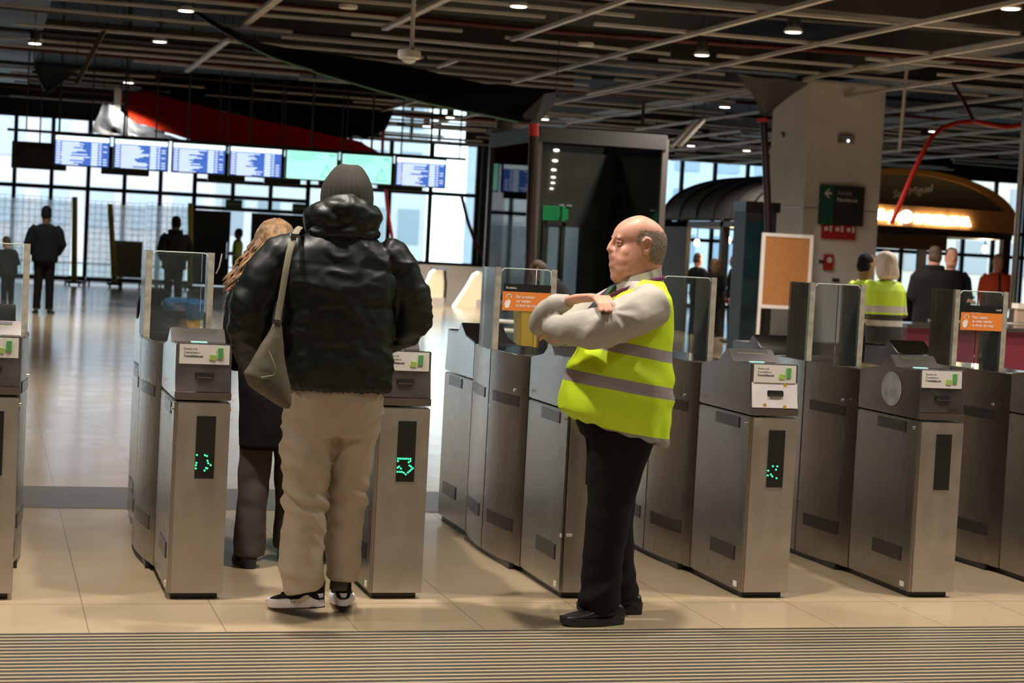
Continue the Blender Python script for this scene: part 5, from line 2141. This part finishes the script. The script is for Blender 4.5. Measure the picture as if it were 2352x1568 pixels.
cage('a', 'wire roll cage in milky wrap at the left edge of the far windows', -30, 165, 455, 52, 14)
s, w, h = cage('b', 'wire roll cage in milky wrap between the two yellow posts', 205, 335, 468, 52, 9)
bm = bm_new()
box(bm, w * .45, w * .97, -.1, .6, .25, 1.25)
obj('grey_crate', bm, mat('grey crate', (.33, .32, .31), .7), s)
cage('c', 'wire roll cage in milky wrap right of the grey crate', 338, 432, 470, 52.4, 8)
for i, (px, t0, lab) in enumerate(((172, 452, 'leftmost mustard padded post by the far windows'), (253, 468, 'middle mustard padded post leaning beside the roll cage'), (438, 466, 'rightmost mustard padded post behind the dark standing man'))):
    a, b = at(px, t0, Y=51), at(px - (2 if i != 1 else -10), 652, Y=51)
    s = thing('padded_post', lab, 'post', (b.x, 51, 0), 0, 'mustard padded posts')
    bm = bm_new()
    sweep(bm, [(0, 0, .12), (a.x - b.x, 0, a.z)], [(.09, .07), (.075, .07)], 10)
    obj('padding', bm, M['yellowpost'], s, smooth=60)
    bm = bm_new()
    box(bm, -.2, .2, -.2, .2, .05, .12)
    obj('foot', bm, M['dark'], s)
    bm = bm_new()
    for x in (-.13, .13):
        cyl(bm, (x, -.1, .06), .06, .05, 12, axis='x')
    obj('castors', bm, M['rubber'], s)

# ---------------------------------------------------------------- people farther off
HV = banded('fluorescent jacket with grey bands', (.48, .68, .02), [(.98, 1.04, (.45, .42, .40)), (1.04, 1.10, (.015, .015, .015)), (1.12, 1.19, (.45, .42, .40)), (.80, .98, (.015, .015, .018))], 2, .6, bump=.1)
HV2 = banded('fluorescent vest far', (.36, .50, .03), [(1.05, 1.10, (.4, .4, .38))], 2, .6, bump=.1)
ORJ = banded('orange jacket black centre', (.72, .07, .015), [(-.022, .022, (.02, .02, .02))], 0, .6, bump=.1)


def person(label, loc, rz=0., h=1.75, top='black_cloth', bottom='navy_cloth', hair=('black_cloth', 'short'), skin='skin', coat=.90, arms='down', lean=0., build=1.0, hood=False, vox=.014):
    """standing figure facing local +Y; loc is the point between the feet"""
    k = 1.0
    t = thing('person', label, 'person', loc, rz)
    t.scale = (h * 1.10 / 1.75,) * 3
    L4 = Matrix.Rotation(-lean, 4, 'X')

    def T(p):
        q = V(p)
        if q.z > .92:
            q = L4 @ (q - V((0, 0, .92))) + V((0, 0, .92))
        return q * k

    b = build
    bm = bm_new()
    add_head(bm, HEAD_SECS, T)
    sect(bm, [(.85, 0, 0, .14, .10), (1.1, 0, 0, .13, .10), (1.3, 0, 0, .15, .10), (1.41, 0, 0, .12, .08), (1.45, 0, 0, .06, .06)], 20, T=T)
    AR = {'down': ([(s_, [(.14, 0, 1.39), (.20, -.01, 1.33), (.235, -.02, 1.12), (.225, .06, .90)], (0, .15, -1)) for s_ in (-1, 1)]),
          'front': ([(s_, [(.14, 0, 1.39), (.20, .0, 1.33), (.25, -.02, 1.12), (.14, .22, 1.08)], (-.5, .8, 0)) for s_ in (-1, 1)]),
          'pocket': ([(s_, [(.14, 0, 1.39), (.20, -.01, 1.33), (.27, -.05, 1.13), (.20, .08, .96)], (-.3, .4, -.8)) for s_ in (-1, 1)]),
          'reach': ([(-1, [(.14, 0, 1.39), (.20, .0, 1.33), (.24, .02, 1.13), (.20, .26, 1.06)], (.2, 1, 0)), (1, [(.14, 0, 1.39), (.20, .05, 1.33), (.24, .20, 1.16), (.20, .46, 1.20)], (0, 1, .1))])}[arms]
    for s_, pts, d in AR:
        pts = [V((p[0] * s_, p[1], p[2])) for p in pts]
        sweep(bm, pts, [.045, .043, .037, .027], 10, T=T)
        add_hand(bm, pts[-1], (d[0] * s_, d[1], d[2]), (s_, .1, .2) if d[2] < -.5 else (0, 0, 1), 1.0, s_, .5, T)
    for s_ in (-1, 1):
        sweep(bm, [(s_ * .09, 0, .92), (s_ * .095, .02, .5), (s_ * .10, .0, .09)], [.075, .055, .042], 10, T=T)
    link('body', solid(bm, vox * .8, 2), M[skin] if isinstance(skin, str) else skin, t)
    bm = bm_new()
    secs = [(coat, 0, 0, .175 * b, .125 * b), (coat + .08, 0, 0, .18 * b, .13 * b), (1.08, 0, 0, .178 * b, .128 * b), (1.22, 0, 0, .190 * b, .132 * b), (1.34, 0, -.005, .196 * b, .125 * b), (1.41, 0, -.005, .155 * b, .105 * b), (1.455, 0, 0, .09, .085)]
    sect(bm, secs, 26, T=T)
    for s_, pts, d in AR:
        pts = [V((p[0] * s_, p[1], p[2])) for p in pts]
        sweep(bm, [pts[0], pts[1], pts[2], pts[2].lerp(pts[3], .92)], [.075 * b, .075 * b, .064 * b, .050], 12, T=T)
    if hood:
        sweep(bm, [(.10 * math.cos(a), .01 + .10 * math.sin(a), 1.475) for a in [2 * PI * i / 16 for i in range(17)]], .04, 8, T=T)
    me = solid(bm, vox, 3)
    wrinkle(me, .006, 6, 8, int(loc[0] * 7) % 13)
    link('jacket', me, M[top] if isinstance(top, str) else top, t)
    bm = bm_new()
    sect(bm, [(.80, 0, 0, .165, .12), (.94, 0, 0, .17, .125)], 20, T=T)
    for s_ in (-1, 1):
        sweep(bm, [(s_ * .085, 0, .86), (s_ * .09, .015, .52), (s_ * .10, .0, .22), (s_ * .10, .0, .07)], [.092, .075, .066, .068], 12, T=T)
    me = solid(bm, vox, 3)
    wrinkle(me, .004, 7, 10, 3)
    link('trousers', me, M[bottom], t)
    for s_ in (-1, 1):
        shoe('shoe', t, (s_ * .10 * k, -.07, 0), -s_ * .15, 0, .27, 'leather', 'rubber', .05, vox=.014)
    hm_, style = hair
    hmat = M[hm_] if isinstance(hm_, str) else hm_
    bm = bm_new()
    if style == 'short':
        ell(bm, (0, -.022, 1.665), (.084, .100, .092), 18, T)
        ell(bm, (0, -.047, 1.605), (.083, .082, .088), 16, T)
    elif style == 'long':
        ell(bm, (0, -.025, 1.65), (.10, .115, .11), 18, T)
        sweep(bm, [(0, -.055, 1.66), (0, -.075, 1.56), (0, -.085, 1.46), (0, -.085, 1.38)], [(.10, .07), (.115, .065), (.12, .05), (.09, .03)], 16, side=(1, 0, 0), T=T)
    elif style == 'bob':
        ell(bm, (0, -.022, 1.645), (.115, .125, .115), 20, T)
        sweep(bm, [(0, -.045, 1.64), (0, -.05, 1.56), (0, -.055, 1.49), (0, -.055, 1.46)], [(.115, .095), (.138, .090), (.148, .08), (.13, .06)], 18, side=(1, 0, 0), T=T)
    me = solid(bm, .011, 2)
    wrinkle(me, .003, 20, 8, 2)
    link('hair', me, hmat, t)
    return t


def stand(px, Y):
    """the floor point straight below a photo column at distance Y"""
    p = at(px, 560, Y=Y)
    return V((p.x, Y, 0))


BR = mat('brown hair', (.05, .028, .015), .7)
WH = mat('white blonde hair', (.56, .46, .40), .6, var=.18, vs=30, bump=.4, bs=40, stretch=(1, 1, .3))
person('person standing in dark jacket and trousers seen from behind at left, before the roll cages', V((.97, 34, 0)), -.1, 1.76, 'navy_cloth', 'black_cloth', ('black_cloth', 'short'), 'skin_dark', .84, 'pocket', 0, 1.18)
person('person standing in a black coat seen from behind through the second gate glass', V((3.42, 35.6, 0)), .2, 1.72, 'black_cloth', 'black_cloth', ('black_cloth', 'short'), 'skin_dark', .80, 'pocket', 0, 1.22, True)
person('person in dark clothes half hidden behind the glass of the gate at the left edge', stand(22, 34), .6, 1.24, 'navy_cloth', 'navy_cloth', (BR, 'short'), 'skin', .84, 'front', .2, 1.25)
person('small person in a green yellow vest by the dark door left of the blonde woman', stand(546, 48), 1.2, 1.6, HV2, 'black_cloth', ('black_cloth', 'short'), 'skin_dark', .9, 'front')
person('dark haired person in a green vest behind the glass left of the black hose', stand(1172, 31), -.4, 1.60, HV2, 'black_cloth', ('black_cloth', 'short'), 'skin_dark', .9, 'down', .1, 1.1)
person('person in a green vest close behind the black hose, mostly hidden', stand(1206, 32.5), 2.6, 1.47, HV2, 'black_cloth', ('black_cloth', 'short'), 'skin_dark', .9, 'down')
person('person in a black coat bending forward just left of the bald man', stand(1316, 22), .9, 1.50, 'coat', 'black_cloth', (BR, 'short'), 'skin_dark', .72, 'front', .75, 1.15)
person('person in a dark coat facing right at the kiosk, leftmost of the three there', stand(1606, 36.0), -1.2, 1.56, 'navy_cloth', 'navy_cloth', (BR, 'short'), 'skin', .8, 'front')
person('long haired person between the two dark figures at the kiosk', stand(1643, 35.2), .2, 1.47, 'black_cloth', 'black_cloth', (mat('auburn hair', (.10, .05, .02), .7), 'long'), 'skin', .75, 'down')
person('person in a dark coat facing left beside the teal totem', stand(1690, 33.2), 1.3, 1.57, 'navy_cloth', 'black_cloth', (BR, 'short'), 'skin', .78, 'down')
person('person with a white blonde bob in a fluorescent jacket, seen from behind at right', stand(2043, 17.5), .35, 1.615, HV, 'black_cloth', (WH, 'bob'), 'skin', .80, 'front', .08, 1.18, vox=.011)
person('dark haired person in a fluorescent jacket facing the white blonde bob', stand(1994, 18.6), -1.2, 1.60, HV, 'black_cloth', ('black_cloth', 'short'), 'skin_dark', .84, 'front', 0, 1.05)
person('tall broad person in a black hooded coat seen from behind at the maroon desk', stand(2150, 23.0), -.3, 1.77, 'black_cloth', 'black_cloth', (BR, 'short'), 'skin', .7, 'front', .05, 1.32, True)
person('person in a black jacket facing the desk to the right of the hooded coat', stand(2188, 24.6), 2.9, 1.78, 'black_cloth', 'black_cloth', ('black_cloth', 'short'), 'skin', .8, 'reach', 0, 1.1)
person('person in an orange jacket at the far right by the steel pole', stand(2296, 29), 2.9, 1.78, ORJ, 'black_cloth', (BR, 'short'), 'skin', .84, 'down', 0, 1.15)
